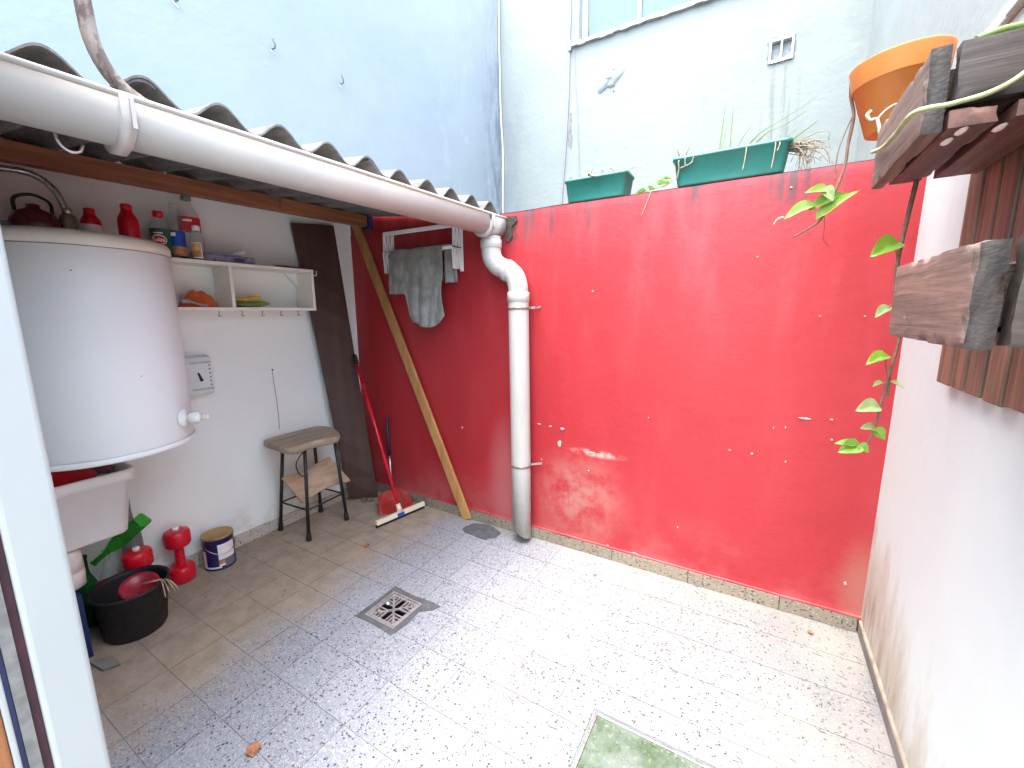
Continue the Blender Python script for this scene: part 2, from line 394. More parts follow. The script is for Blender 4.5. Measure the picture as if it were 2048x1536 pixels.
def box_wood(name):
    s = NT(name); o = s.objc(); p = s.pos(); nrm = s.sep(s.n('ShaderNodeNewGeometry').outputs['True Normal'])
    g = s.noise(s.scale(o, (30, 2, 30)), 1.0, 6, .65, .7); g2 = s.noise(s.scale(o, (130, 6, 130)), 1.0, 3)
    c = s.mix(s.rng(g, .32, .68), (.085, .055, .042), (.185, .12, .09))
    c = s.mix(s.rng(g2, .5, .8, 0, .5), c, (.07, .05, .042))
    c = s.mix(s.rng(s.noise(p, 13, 7, .75), .56, .66, 0, .85), c, (.035, .033, .03))           # mould
    c = s.mix(s.rng(s.noise(p, 21, 6, .7), .62, .70, 0, .6), c, (.25, .225, .19))               # bleached scuffs
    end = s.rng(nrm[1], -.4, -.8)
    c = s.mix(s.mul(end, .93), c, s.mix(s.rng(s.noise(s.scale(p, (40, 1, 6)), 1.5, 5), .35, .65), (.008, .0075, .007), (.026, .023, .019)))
    m_ = s.fin(c, s.rng(g, .3, .7, .75, .55)); s.bump(s.math('ADD', g, s.mul(g2, .6)), .5, .004); return m_
M['bx'] = box_wood('planter_wood_along'); M['bx2'] = wood('planter_wood_dark', (.060, .046, .037), (.016, .013, .011), 0, .6, .8, .6, (.016, .018, .012)); M['slat'] = wood('slat_wood', (.21, .128, .08), (.085, .05, .034), 2, .55, 1.0, .35)  # bx2: much darker wood tone for the planter end boards
M['bxu'] = wood('planter_underside', (.17, .08, .06), (.08, .04, .032), 1, .6, 1., .3, (.10, .05, .045))
_e = NT('white_enamel'); M['enamel'] = _e.fin(_e.mix(_e.rng(_e.noise(_e.scale(_e.pos(), (9, 9, .7)), 1.0, 4), .55, .8, 0, .16), (.81, .885, .875), (.68, .70, .64)), .34)
M['cream'] = plain('yellowed_lid', (.74, .745, .66), .45, .05, 8, dirt=(.45, .42, .33), dirt_amt=.3)
M['white_plastic'] = plain('white_plastic', (.80, .82, .79), .4, .03, 8)
M['rack_white'] = plain('rack_white', (.88, .89, .88), .4, .02)
M['shelfw'] = plain('shelf_paint', (.84, .82, .74), .5, .04, 9, dirt=(.5, .45, .36), dirt_amt=.25)
M['thermo'] = plain('thermostat_plastic', (.66, .72, .71), .4, .03, 8)
M['black'] = plain('black_metal', (.012, .012, .013), .45, .3, 20)
M['rubber'] = plain('black_rubber', (.010, .010, .011), .6, .3, 12)
M['dark_line'] = plain('dark_marks', (.02, .02, .02), .6)
M['steel'] = plain('steel', (.55, .54, .52), .32, .1, 20, 1.)
M['brass'] = plain('dull_brass', (.30, .27, .20), .5, .2, 25, .6)
M['zinc'] = plain('drain_metal', (.36, .34, .34), .55, .15, 30, .5, dirt=(.2, .18, .16), dirt_amt=.6)
M['alu'] = plain('aluminium_edge', (.45, .46, .45), .4, .1, 15, .7)
M['red_plastic'] = plain('red_plastic', (.60, .006, .022), .33, .08, 6)
M['red_dull'] = plain('dull_red_plastic', (.44, .035, .03), .5, .12, 12, dirt=(.35, .22, .17), dirt_amt=.5)
M['red_dark'] = plain('dark_red_enamel', (.12, .02, .028), .3, .2, 9)
M['red_bowl'] = plain('red_glazed_bowl', (.28, .015, .03), .3, .15, 8)
M['orange_pot'] = plain('orange_pot_plastic', (.62, .215, .05), .4, .06, 6)
M['green_box'] = plain('green_planter_plastic', (.014, .145, .112), .42, .15, 7, dirt=(.06, .16, .12), dirt_amt=.35)
M['soil'] = plain('soil', (.05, .038, .028), .95, .4, 40, bump=.6)
M['towel'] = None
def cloth(name, c, k=.3):
    s = NT(name); p = s.pos(); n = s.noise(p, 8, 6, .6); f = s.noise(p, 350, 2)
    m_ = s.fin(s.mix(s.rng(n, .3, .7), tone(c, 1 - k), tone(c, 1 + k)), .95, 0, .1)
    s.b.inputs['Sheen Weight'].default_value = .25
    s.bump(s.math('ADD', s.mul(n, 2.), f), .25, .003); return m_
M['towel'] = cloth('grey_cloth', (.26, .265, .245))
M['orange_cloth'] = cloth('orange_cloth', (.62, .115, .03), .2); M['yellow_cloth'] = cloth('yellow_cloth', (.75, .52, .02), .15); M['green_cloth'] = cloth('green_cloth', (.18, .29, .045), .2)
M['red_cloth'] = cloth('red_cloth', (.55, .01, .02), .15); M['pink'] = cloth('dusky_cloth', (.28, .10, .12))
def leafm(name, c, c2):
    s = NT(name); p = s.pos(); oi = s.n('ShaderNodeObjectInfo')
    cc = s.mix(oi.outputs['Random'], c, c2); cc = s.mix(s.rng(s.noise(p, 40, 4), .4, .7, 0, .4), cc, tone(c, .6))
    m_ = s.fin(cc, .4)
    s.b.inputs['Subsurface Weight'].default_value = 0.0
    tr = s.n('ShaderNodeBsdfTranslucent'); s.put(tr.inputs['Color'], cc)
    mx = s.n('ShaderNodeMixShader'); mx.inputs[0].default_value = .35
    s.t.links.new(s.b.outputs[0], mx.inputs[1]); s.t.links.new(tr.outputs[0], mx.inputs[2]); s.t.links.new(mx.outputs[0], s.out.inputs[0])
    return m_
M['leaf'] = leafm('vine_leaf', (.20, .37, .035), (.14, .28, .045)); M['leaf2'] = leafm('pale_leaf', (.28, .39, .16), (.24, .36, .11))
M['ivy'] = leafm('ivy_leaf', (.22, .42, .07), (.10, .27, .06)); M['grass'] = leafm('grass_blade', (.16, .26, .07), (.22, .30, .10))
M['stem'] = plain('vine_stem', (.17, .095, .06), .7, .25, 60); M['stem_green'] = plain('green_tendril', (.36, .42, .20), .6, .15, 40)
M['straw'] = plain('dry_straw', (.40, .31, .19), .8, .25, 60); M['drystem'] = plain('dry_stems', (.22, .185, .13), .85, .25, 60)
M['deadleaf'] = plain('dead_leaf', (.30, .13, .06), .8, .3, 60)
M['rust_pipe'] = None
def rusty():
    s = NT('rusty_conduit'); p = s.pos(); n = s.noise(s.scale(p, (1, 1, .5)), 26, 6, .75)
    c = s.mix(s.rng(n, .42, .58), (.26, .215, .185), (.10, .07, .058)); m_ = s.fin(c, .7, .2); s.bump(n, .4, .004); return m_
M['rust_pipe'] = rusty()
M['clear'] = plain('clear_plastic', (.92, .93, .92), .12, .02, 6, trans=.92, ior=1.06)
M['clear_box'] = plain('clear_box_plastic', (.36, .36, .47), .25, .08, 6, trans=.35, ior=1.08)
M['glass_green'] = plain('green_glass', (.09, .55, .08), .08, .08, 8, trans=.88, ior=1.12)
M['glass_dkgreen'] = plain('dark_green_glass', (.012, .13, .03), .08, .08, 8, trans=.5, ior=1.2)
M['glass_grey'] = plain('smoky_glass', (.35, .42, .38), .08, .08, 8, trans=.7, ior=1.2)
M['win'] = plain('window_glass', (.10, .155, .17), .12, .05, 2, spec=.5)
M['win_frame'] = plain('window_frame_paint', (.50, .54, .54), .45, .03, 6)
M['mesh_grey'] = plain('vent_mesh', (.33, .36, .36), .8, .15, 60)
M['lbl_green'] = plain('green_label', (.02, .10, .05), .45, .1); M['lbl_white'] = plain('white_print', (.80, .79, .76), .5, .03)
M['lbl_red'] = plain('red_label', (.60, .02, .025), .45, .08); M['lbl_blue'] = plain('blue_label', (.01, .07, .42), .4, .1); M['lbl_brown'] = plain('tan_label', (.42, .20, .09), .5, .35, 50)
M['lbl_amber'] = plain('amber_label', (.60, .38, .14), .5, .2, 40); M['teal_cap'] = plain('teal_cap', (.11, .20, .17), .5)
M['can_blue'] = plain('navy_can_print', (.012, .012, .10), .35, .15); M['can_grey'] = plain('grey_can_print', (.14, .15, .18), .4); M['can_top'] = plain('gold_can_lid', (.42, .27, .10), .42, .15, 15, .35)
M['navy'] = plain('navy_plastic', (.02, .03, .12), .5, .2); M['blue_crate'] = plain('blue_plastic', (.006, .018, .10), .4, .1)
M['purple'] = plain('dark_purple_grip', (.035, .012, .05), .5, .2); M['maroon'] = plain('maroon_rubber', (.05, .012, .022), .6, .4, 30)
M['track'] = plain('brushed_track', (.22, .225, .22), .5, .2, 60, .6, dirt=(.2, .19, .18), dirt_amt=.6)
M['door_wood'] = wood('door_orange_wood', (.34, .14, .05), (.24, .09, .03), 2, .5)
M['squeegee'] = plain('squeegee_bone', (.72, .64, .48), .45, .05)
M['coping'] = plain('coping_paint', (.42, .45, .42), .7, .06, 8, dirt=(.35, .36, .30), dirt_amt=.6)
M['brownp'] = plain('brown_panel', (.26, .19, .16), .7, .1)
def mossglass():
    s = NT('mossy_glass'); p = s.pos(); n = s.noise(p, 6, 8, .72); n2 = s.noise(p, 40, 6, .7)
    c = s.mix(s.rng(n, .36, .64), (.105, .14, .115), (.03, .065, .025)); c = s.mix(s.rng(n2, .5, .7, 0, .6), c, (.07, .13, .052))
    c = s.mix(s.rng(s.noise(p, 90, 3), .58, .70, 0, .6), c, (.22, .25, .22))
    m_ = s.fin(c, s.rng(n2, .3, .7, .22, .5), 0, .6); s.bump(n2, .15, .003); return m_
M['moss'] = mossglass()

# ---------------------------------------------------------------- ground and floor
YH = -2.0                                   # courtyard face of the house wall
g = MB().box((-40, -40, -.36), (40, 40, -.30)); tag(obj('ground', g, M['earth']), kind='structure')
def rect_minus(r, h):
    x0, y0, x1, y1 = r; a0, b0, a1, b1 = h
    if a0 >= x1 or a1 <= x0 or b0 >= y1 or b1 <= y0: return [r]
    out = []
    if a0 > x0: out.append((x0, y0, a0, y1))
    if a1 < x1: out.append((a1, y0, x1, y1))
    xa, xb = max(x0, a0), min(x1, a1)
    if b0 > y0: out.append((xa, y0, xb, b0))
    if b1 < y1: out.append((xa, b1, xb, y1))
    return out
DR = (1.137, -1.008, 1.327, -.818)          # drain opening
HT = (2.232, -1.52, 2.86, -.922)            # glass hatch opening
FL = (0.0, -3.2, W, 0.0)
fl = thing('floor', (1.5, -1.2, 0), None, None, kind='structure')
rs = [FL]
for h in (DR, HT): rs = [q for r_ in rs for q in rect_minus(r_, h)]
sl = MB()
for r_ in rs: sl.box((r_[0], r_[1], -.16), (r_[2], r_[3], -.0025))
obj('screed', sl, M['grout'], fl)
GX, GY, T = 2.1109, -.8111, .2
cache = {}
def white_batch(k, j):
    return k >= 0 or (k >= -1 and j < 0)    # k column from x=GX, j row from y=GY (row -1 is nearer the camera)
for k in range(-11, 6):
    for j in range(-12, 5):
        r_ = (GX + k * T, GY + j * T, GX + (k + 1) * T, GY + (j + 1) * T)
        r_ = (max(r_[0], FL[0]), max(r_[1], YH - .35), min(r_[2], FL[2]), min(r_[3], FL[3]))
        if r_[2] - r_[0] < .01 or r_[3] - r_[1] < .01: continue
        gp = .0013
        pieces = [(r_[0] + gp, r_[1] + gp, r_[2] - gp, r_[3] - gp)]
        for h in (DR, HT): pieces = [q for p_ in pieces for q in rect_minus(p_, h)]
        pieces = [q for q in pieces if q[2] - q[0] > .004 and q[3] - q[1] > .004]
        if not pieces: continue
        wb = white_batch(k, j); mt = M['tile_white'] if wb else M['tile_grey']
        cx, cy = (r_[0] + r_[2]) / 2, (r_[1] + r_[3]) / 2
        key = (wb, tuple(tuple(round(c, 4) for c in (q[0] - cx, q[1] - cy, q[2] - cx, q[3] - cy)) for q in pieces))
        if key not in cache:
            mb = MB()
            for q in pieces: mb.box((q[0] - cx, q[1] - cy, -.02), (q[2] - cx, q[3] - cy, 0))
            me = bpy.data.meshes.new('floor_tile'); me.from_pydata(mb.v, [], mb.f); me.materials.append(mt); cache[key] = me
        o = bpy.data.objects.new('floor_tile', cache[key]); col.objects.link(o); o.parent = fl
        o.location = Vector((cx, cy, random.uniform(-.0004, .0004))) - Vector(fl.location)
        o.rotation_euler = (random.gauss(0, .0011), random.gauss(0, .0011), random.gauss(0, .0008))

# ---------------------------------------------------------------- walls
def skirting(parent, axis, a, b, off, inward, mat, step=.4, h=.068, t=.013):
    """row of skirting pieces along axis between a and b; face at off, thickness towards inward (+1/-1)"""
    x = a; i = 0
    while x < b - .02:
        e = min(x + step, b); hh = h + random.uniform(-.002, .002); tt = t + random.uniform(-.001, .001)
        if axis == 0: mb = MB().box((x + .0012, off, .001), (e - .0012, off + inward * tt, hh))
        else: mb = MB().box((off, x + .0012, .001), (off + inward * tt, e - .0012, hh))
        obj('skirting_tile', mb, mat, parent, .002); x = e; i += 1
rw = thing('red_wall', (1.55, .06, 0), 'low glossy red courtyard wall at the back with chipped damp-stained paint', 'wall')
def rwall(u, v):
    return None
# front skin as a fine grid so that the plaster is gently uneven, on a block
mb = MB().box((0.0, .006, -.1), (W, .16, H - .001)); obj('masonry', mb, M['red'], rw)
nx, nz = 120, 80
def rf(u, v):
    x = u * W; z = .062 + v * (H - .062)
    d = mnoise.noise(Vector((x * 1.7, 3, z * 1.7))) * .0022 + mnoise.noise(Vector((x * 7, 9, z * 7))) * .0007
    if v < .012: d += -.0075                  # thick rounded paint edge over the skirting
    if v > .99: d += .003
    return (x, -.0005 + d, z)
g = MB().grid(rf, nx, nz)
obj('plaster_face', g, M['red'], rw)
g = MB()
def lip(u, v):
    x = u * W; a = v * math.pi; r_ = .0075 + mnoise.noise(Vector((x * 6, 1, 1))) * .0022
    return (x, -.006 - math.sin(a) * r_, .0735 - math.cos(a) * r_ + mnoise.noise(Vector((x * 9, 5, 1))) * .0025)
g.grid(lip, 200, 6); obj('paint_lip', g, M['red'], rw)
g = MB()
def topf(u, v): return (u * W, .0 + v * .16, H + mnoise.noise(Vector((u * 12, v * 2, 4))) * .004 + .001)
g.grid(topf, 80, 3); obj('wall_top', g, M['red'], rw)
gi = MB().prism([(.003, .004, H - .0005), (1.27, .004, H - .0005), (1.27, .004, 1.958), (.003, .004, 2.095)], (0, .15, 0))
obj('gable_infill', gi, M['red'], rw)
skirting(rw, 0, .014, W - .012, -.0002, -1, M['tile_skirt'], .40)
chips = [(1.546, .736, .012, .003), (1.621, .732, .009, .004), (1.695, .727, .014, .007), (1.68, .637, .014, .019), (1.879, .613, .02, .004), (2.834, .929, .022, .004),
         (2.722, .871, .003, .006), (2.766, .88, .003, .006), (2.648, .738, .006, .005), (2.934, .848, .004, .004), (2.925, .936, .005, .004), (3.044, .212, .005, .009),
         (1.861, .504, .004, .005), (1.564, .517, .003, .004), (2.348, .29, .004, .004), (2.556, .74, .007, .002), (2.176, .852, .003, .003), (2.78, .723, .003, .003),
         (1.859, 1.499, .005, .004), (.974, .635, .007, .006), (2.99, 1.367, .004, .003), (2.845, 1.367, .004, .003), (.726, 1.304, .004, .004), (2.138, .078, .022, .004), (1.985, .08, .008, .006), (2.6, 1.62, .004, .003), (2.698, 1.889, .004, .003)]
for (x, z, a, b) in chips:
    ph = random.random() * 6; n = 9
    poly = [(x + math.cos(2 * math.pi * i / n) * a * random.uniform(.6, 1.25), -.0052, z + math.sin(2 * math.pi * i / n) * b * random.uniform(.6, 1.25)) for i in range(n)]
    obj('paint_chip', MB().prism(poly, (0, .004, 0)), M['chip'], rw)
# cement hole in the biggest chip
lw_ = thing('left_wall', (-.06, -1.1, 0), 'plain white wall under the corrugated roof, behind shelf and stool', 'wall')
def lf(u, v):
    y = -3.2 + u * 3.2; z = .062 + v * 2.1
    return (.0005 + mnoise.noise(Vector((2, y * 1.5, z * 1.5))) * .002, y, z)
obj('masonry', MB().box((-.12, -3.2, -.1), (-.004, 0.16, 2.17)), M['left'], lw_)
obj('plaster_face', MB().grid(lf, 60, 40), M['left'], lw_)
skirting(lw_, 1, -3.2, -.001, .002, 1, M['tile_skirt_l'], .4, .075)
nb = thing('neighbour_wall', (-.1, 0, 2.17), 'tall pale blue rendered wall above the corrugated roof', 'wall')
def bf(u, v):
    y = -3.4 + u * (3.4 + YB); z = 2.17 + v * 2.6
    return (-.001 + mnoise.noise(Vector((7, y * 1.2, z * 1.2))) * .004, y, z)
obj('masonry', MB().box((-.25, -3.4, 2.172), (-.008, YB, 4.77)), M['blue'], nb)
obj('plaster_face', MB().grid(bf, 60, 50), M['blue'], nb)
mb = MB().box((-.25, .161, -.1), (-.008, YB, 2.171)); obj('lower_masonry', mb, M['blue'], nb)
# far building with window and vent openings
fb = thing('building_wall', (1.6, YB + .1, 0), 'tall mould-streaked white building wall behind the red wall with a window and vent', 'wall')
WN = (.90, 3.965, 2.46, 4.80); VT = (2.522, 3.328, 2.688, 3.497)
rs = [(-.25, -.1, 3.9, 5.0)]
for h in (WN, VT): rs = [q for r_ in rs for q in rect_minus(r_, h)]
mb = MB()
for q in rs: mb.box((q[0], YB, q[1]), (q[2], YB + .22, q[3]))
obj('masonry', mb, M['far'], fb)
wf = MB()
x0, z0, x1, z1 = WN
yf = YB + .075
for a, b in [((x0, z0), (x0 + .055, z1)), ((x1 - .055, z0), (x1, z1)), ((x0 + .055, z0), (x1 - .055, z0 + .035)), ((x0 + .055, z1 - .05), (x1 - .055, z1))]:
    wf.box((a[0], yf, a[1]), (b[0], yf + .05, b[1]))
win = obj('window', wf, M['win_frame'], fb, .004)
for xm in (1.455, 1.96):
    obj('mullion', MB().box((xm - .016, yf - .008, z0 + .036), (xm + .016, yf + .042, z1 - .051)), M['win_frame'], win, .003)
for a, b in ((x0 + .056, 1.438), (1.472, 1.943), (1.977, x1 - .056)):
    obj('pane', MB().box((a, yf + .02, z0 + .036), (b, yf + .026, z1 - .051)), M['win'], win)
obj('latch', MB().box((.935, yf - .02, 4.03), (.955, yf - .001, 4.12)), M['win_frame'], win, .004)
obj('room_behind', MB().box((x0 + .02, YB + .2, z0), (x1 - .02, YB + .215, z1)), M['brownp'], win)
sil = MB()
for i in range(24):
    a = .835 + (2.5 - .835) * i / 24; b = .835 + (2.5 - .835) * (i + 1) / 24; d = random.uniform(-.006, .006)
    sil.box((a, YB - .035 + d, 3.93 + random.uniform(-.007, .004)), (b, YB + .004, 3.962))
obj('window_sill', sil, plain('mouldy_sill', (.38, .38, .38), .9, .3, 30, bump=.3), fb)
vx0, vz0, vx1, vz1 = VT
vf = MB()
for a, b in [((vx0, vz0), (vx0 + .016, vz1)), ((vx1 - .016, vz0), (vx1, vz1)), ((vx0 + .016, vz0), (vx1 - .016, vz0 + .018)), ((vx0 + .016, vz1 - .018), (vx1 - .016, vz1)), ((2.598, vz0 + .018), (2.612, vz1 - .018))]:
    vf.box((a[0], YB - .012, a[1]), (b[0], YB + .03, b[1]))
vent = obj('vent_frame', vf, M['win_frame'], fb, .002)
obj('vent_mesh', MB().box((vx0 + .005, YB + .035, vz0 + .005), (vx1 - .005, YB + .04, vz1 - .005)), M['mesh_grey'], vent)
cr = MB()
for i in range(26):                            # broken plaster round the vent
    t = i / 26 * 4; s_, f = int(t), t - int(t)
    px, pz = [(vx0 + f * (vx1 - vx0), vz0), (vx1, vz0 + f * (vz1 - vz0)), (vx1 - f * (vx1 - vx0), vz1), (vx0, vz1 - f * (vz1 - vz0))][s_]
    k = random.uniform(.006, .019)
    cr.prism([(px + math.cos(a) * k * random.uniform(.6, 1.2), YB - .004, pz + math.sin(a) * k * random.uniform(.6, 1.2)) for a in [j * math.pi / 3 for j in range(6)]], (0, .01, 0))
obj('mortar_patch', cr, M['mortar'], fb)
# plaster blister with drill holes
bl = []
def blister(u, v):
    a = u * 2 * math.pi; r_ = v * (1 + .25 * math.sin(2 * a + 1) + .15 * math.sin(5 * a)); x = 1.215 + math.cos(a) * .10 * r_ + .03 * math.sin(a) * r_; z = 3.56 + math.sin(a) * .105 * r_
    return (x, YB - .002 - .010 * (1 - v ** 2) * (1 + .5 * math.sin(3 * a + v * 5)) - (.008 if v < .95 else 0), z)
obj('plaster_blister', MB().grid(blister, 28, 6), M['far'], fb)
for z in (3.625, 3.575, 3.49, 3.445): obj('drill_hole', MB().lathe((1.262, YB - .006 - .012 * (z > 3.5), z), [(.0, .0), (.006, .001), (.006, .008)], 8, (0, 1, 0)), M['dark_line'], fb)
# peeled plaster strip under the cable fixing
obj('plaster_scar', MB().prism([(.805, YB - .004, 3.06), (.84, YB - .004, 3.02), (.85, YB - .004, 3.12), (.835, YB - .004, 3.22), (.842, YB - .004, 3.34), (.822, YB - .004, 3.36), (.816, YB - .004, 3.22), (.80, YB - .004, 3.14)], (0, .01, 0)), M['mortar'], fb)
# right-hand walls
rwl = thing('right_wall', (W + .06, -1.1, 0), 'white painted wall on the right with a brown damp stain along its foot', 'wall')
def rgf(u, v):
    y = -3.2 + u * 3.2; z = .05 + v * 2.05
    return (W - .001 + mnoise.noise(Vector((4, y * 1.6, z * 1.6))) * .003, y, z)
obj('masonry', MB().box((W + .005, -3.2, -.1), (W + .18, .16, 2.10)), M['right'], rwl)
obj('plaster_face', MB().grid(rgf, 70, 45), M['right'], rwl)
def rlip(u, v):
    y = -3.2 + u * 3.19; a = v * math.pi
    return (W - math.sin(a) * (.011 + .003 * mnoise.noise(Vector((y * 7, 2, 2)))), y, .058 - math.cos(a) * .009 + .004 * mnoise.noise(Vector((y * 5, 8, 2))))
obj('plaster_lip', MB().grid(rlip, 160, 6), plain('dirty_lip', (.25, .22, .17), .9, .25, 20, bump=.4), rwl)
skirting(rwl, 1, -3.2, -.014, W + .002, -1, plain('dirty_grey_skirting', (.15, .135, .12), .8, .25, 14), .4, .047, .011)
cop = MB()
for i in range(30):
    a = -3.2 + 3.2 * i / 30; b = -3.2 + 3.2 * (i + 1) / 30
    cop.box((W - .02 + random.uniform(-.004, .004), a, 2.101), (W + .20, b, 2.135 + random.uniform(-.004, .004)))
obj('coping', cop, M['coping'], rwl, .004)
nr = thing('side_building_wall', (3.4, 0, 2.14), 'tall white side wall rising above the right wall beside the orange pot', 'wall')
obj('masonry', MB().box((3.155, -.40, -.1), (3.4, YB, 4.6)), M['far'], nr)
obj('lower_pier', MB().box((W + .202, -3.2, 1.9), (3.4, -.401, 2.24)), M['brownp'], nr)

# house wall and door frame
hw = thing('house_wall', (1.0, -2.1, 0), 'white painted house wall edge beside the open doorway at the far left', 'wall')
JX = 1.75
obj('masonry', MB().box((0.013, YH, 0.0005), (JX - .05, YH - .16, 2.45)), M['house'], hw)
obj('lintel', MB().box((JX - .049, YH, 2.35), (W - .001, YH - .16, 2.45)), M['house'], hw)
df = thing('door_frame', (JX - .02, -2.06, 0), 'white door jamb with grey track strip at the left edge of the picture', 'door frame')
obj('jamb', MB().box((JX - .049, -2.061, 0.001), (JX, -2.0035, 2.34)), M['jamb'], df, .006, seg=3)
obj('gasket', MB().box((JX - .049, -2.071, 0.001), (JX - .012, -2.0615, 2.34)), M['maroon'], df)
obj('track', MB().box((JX - .049, -2.084, 0.001), (JX - .006, -2.0715, 2.34)), M['track'], df)
obj('seal_strip', MB().box((JX - .049, -2.0895, 0.001), (JX - .01, -2.0845, 2.34)), M['navy'], df)
obj('stop_bead', MB().box((JX - .049, -2.097, 0.001), (JX - .002, -2.09, 2.34)), M['jamb'], df, .002)
obj('door_panel', MB().box((JX - .049, -2.14, 0.001), (JX - .002, -2.0975, 2.34)), M['door_wood'], df, .003)

# ---------------------------------------------------------------- roof, beam, gutter, downpipe
def rz(x, y): return 1.9285 + (1.29 - x) * .105 + (y + 1.5) * .026
rf_ = thing('corrugated_roof', (.65, -1.0, 1.94), 'grey corrugated fibre cement lean-to roof over the left side', 'roof')
PIT = .1706; AMP = .0270
spans = [(-2.36, -1.62), (-1.70, -.86), (-.95, -.004)]
for i, (ya, yb) in enumerate(spans):
    mb = MB(); n = max(20, int((yb - ya) / PIT * 16)); th = .006; lift = .0075 * (i % 2)
    tp, bt = [], []
    xe = 1.292 + (.004 if i == 1 else 0)
    nxs = [xe, .9, .45, .002]
    for x in nxs:
        for k in range(n + 1):
            y = ya + (yb - ya) * k / n; a = 2 * math.pi * (y + .106) / PIT
            z = rz(x, y) + AMP * math.cos(a) + lift
            tp.append((x, y, z + th)); bt.append((x, y, z))
    V = tp + bt; o_ = len(tp); F = []
    for j in range(len(nxs) - 1):
        for k in range(n):
            a = j * (n + 1) + k; b = a + n + 1
            F.append((a, a + 1, b + 1, b)); F.append((o_ + b, o_ + b + 1, o_ + a + 1, o_ + a))
    S = len(F); mb.add(V, F, True)
    F2 = [(k + 1, k, o_ + k, o_ + k + 1) for k in range(n)]
    F2 += [(j * (n + 1), (j + 1) * (n + 1), o_ + (j + 1) * (n + 1), o_ + j * (n + 1)) for j in range(len(nxs) - 1)]
    F2 += [(n + (j + 1) * (n + 1), n + j * (n + 1), o_ + n + j * (n + 1), o_ + n + (j + 1) * (n + 1)) for j in range(len(nxs) - 1)]
    mb.f += [tuple(q) for q in F2]; mb.sm += [False] * len(F2)
    obj('corrugated_sheet', mb, M['roof'], rf_)
def bz(y): return 1.982 + y * .02
bm_ = thing('roof_beam', (.21, -1.1, 1.95), 'reddish brown timber beam carrying the roof along the left wall', 'beam')
for a, b, d in ((-2.36, -.66, 0), (-.657, -.045, .002)):
    obj('timber', MB().hexa([(.18 + d, a, bz(a)), (.235 + d, a, bz(a)), (.235 + d, b, bz(b)), (.18 + d, b, bz(b)), (.18 + d, a, bz(a) + .072), (.235 + d, a, bz(a) + .072), (.235 + d, b, bz(b) + .072), (.18 + d, b, bz(b) + .072)]), M['beam'], bm_, .003)
obj('beam_shoe', MB().box((.172, -.044, 1.967), (.247, -.003, 2.062)), M['navy'], bm_, .003)
for i, yy in enumerate((-1.9, -1.1, -.35)):
    obj('packer', MB().box((.19, yy - .03, bz(yy) + .0725), (.228, yy + .03, rz(.21, yy) - AMP + .002)), M['beam'], bm_)
def gz(y): return 1.919 + y * .018
gt = thing('gutter', (1.25, -1.0, 1.8), 'long white plastic half-round gutter along the roof edge', 'gutter')
GR = .057; GXC = 1.276
def gprof(r_, lipw=.0, up=.042):
    p = [(GXC + r_, up)]
    p += [(GXC + r_ * math.cos(a), r_ * -math.sin(a)) for a in [math.pi * i / 18 for i in range(19)]]
    p += [(GXC - r_, up)]
    return p
def gutter_piece(ya, yb, r_, up, th=.004, n=1):
    mb = MB(); pr = gprof(r_, 0, up); pi_ = gprof(r_ - th, 0, up)
    V = []; L = len(pr); zc = -.042
    for y in (ya, yb):
        V += [(x, y, gz(y) + zc + z) for x, z in pr]
    for y in (ya, yb):
        V += [(x, y, gz(y) + zc + z) for x, z in pi_]
    F = []
    for k in range(L - 1):
        F.append((k, k + 1, L + k + 1, L + k)); F.append((2 * L + k + 1, 2 * L + k, 3 * L + k, 3 * L + k + 1))
    mb.add(V, F, True)
    F2 = []
    for k in range(L - 1):
        F2.append((k, 2 * L + k, 2 * L + k + 1, k + 1)); F2.append((L + k + 1, 3 * L + k + 1, 3 * L + k, L + k))
    F2 += [(0, L, 3 * L, 2 * L), (L - 1, 3 * L - 1, 4 * L - 1, 2 * L - 1)]
    mb.f += F2; mb.sm += [False] * len(F2); return mb
obj('trough', gutter_piece(-1.999, -.152, GR, .042), M['gutter'], gt)
rl = MB(); rl.tube([(GXC + GR + .002, y, gz(y)) for y in (-1.999, -1.5, -1.0, -.5, -.1, -.004)], .0075, 8); obj('rim_bead', rl, M['gutter'], gt)
for yc in (-1.70, -.155):
    c_ = obj('joint_clip', gutter_piece(yc - .014, yc + .014, GR + .010, .048), M['gutter'], gt, .002)
    obj('clip_tooth', MB().box((GXC + GR + .010, yc + .004, gz(yc) - .07), (GXC + GR + .0145, yc + .013, gz(yc) - .004)), M['gutter'], c_, .001)
    obj('clip_tongue', MB().lathe((GXC, yc - .004, gz(yc) - .042 - .012), [(GR * .55, -.012), (GR + .006, -.012), (GR + .006, .012), (GR * .55, .012)], 16, (0, 1, 0), True), M['gutter'], c_)
ow = gutter_piece(-.133, -.008, GR + .003, .042, .006); obj('outlet_bowl', ow, M['pvc'], gt)
obj('end_cap', MB().prism([(x, -.0075, gz(0) - .042 + z) for x, z in gprof(GR + .004)], (0, .006, 0)), M['clamp'], gt)
obj('end_sealant', MB().prism([(1.33 + .0, -.012, 1.93), (1.40, -.012, 1.925), (1.405, -.012, 1.90), (1.37, -.012, 1.87), (1.375, -.012, 1.82), (1.35, -.012, 1.79), (1.325, -.012, 1.80), (1.336, -.012, 1.86)], (0, .011, 0)), M['soil'], gt)
hk = MB().tube(crv([(1.235, -1.80, 1.84), (1.235, -1.80, 1.785), (1.235, -1.785, 1.765), (1.235, -1.765, 1.768), (1.235, -1.757, 1.785)], 6), .0035, 8)
tag(obj('gutter_hook', hk, M['steel']), 'small metal hook hanging beneath the gutter', 'hook')
dp = thing('downpipe', (1.46, -.07, 0), 'white plastic downpipe with a double bend running down the red wall', 'pipe')
PY = -.074; RP = .058
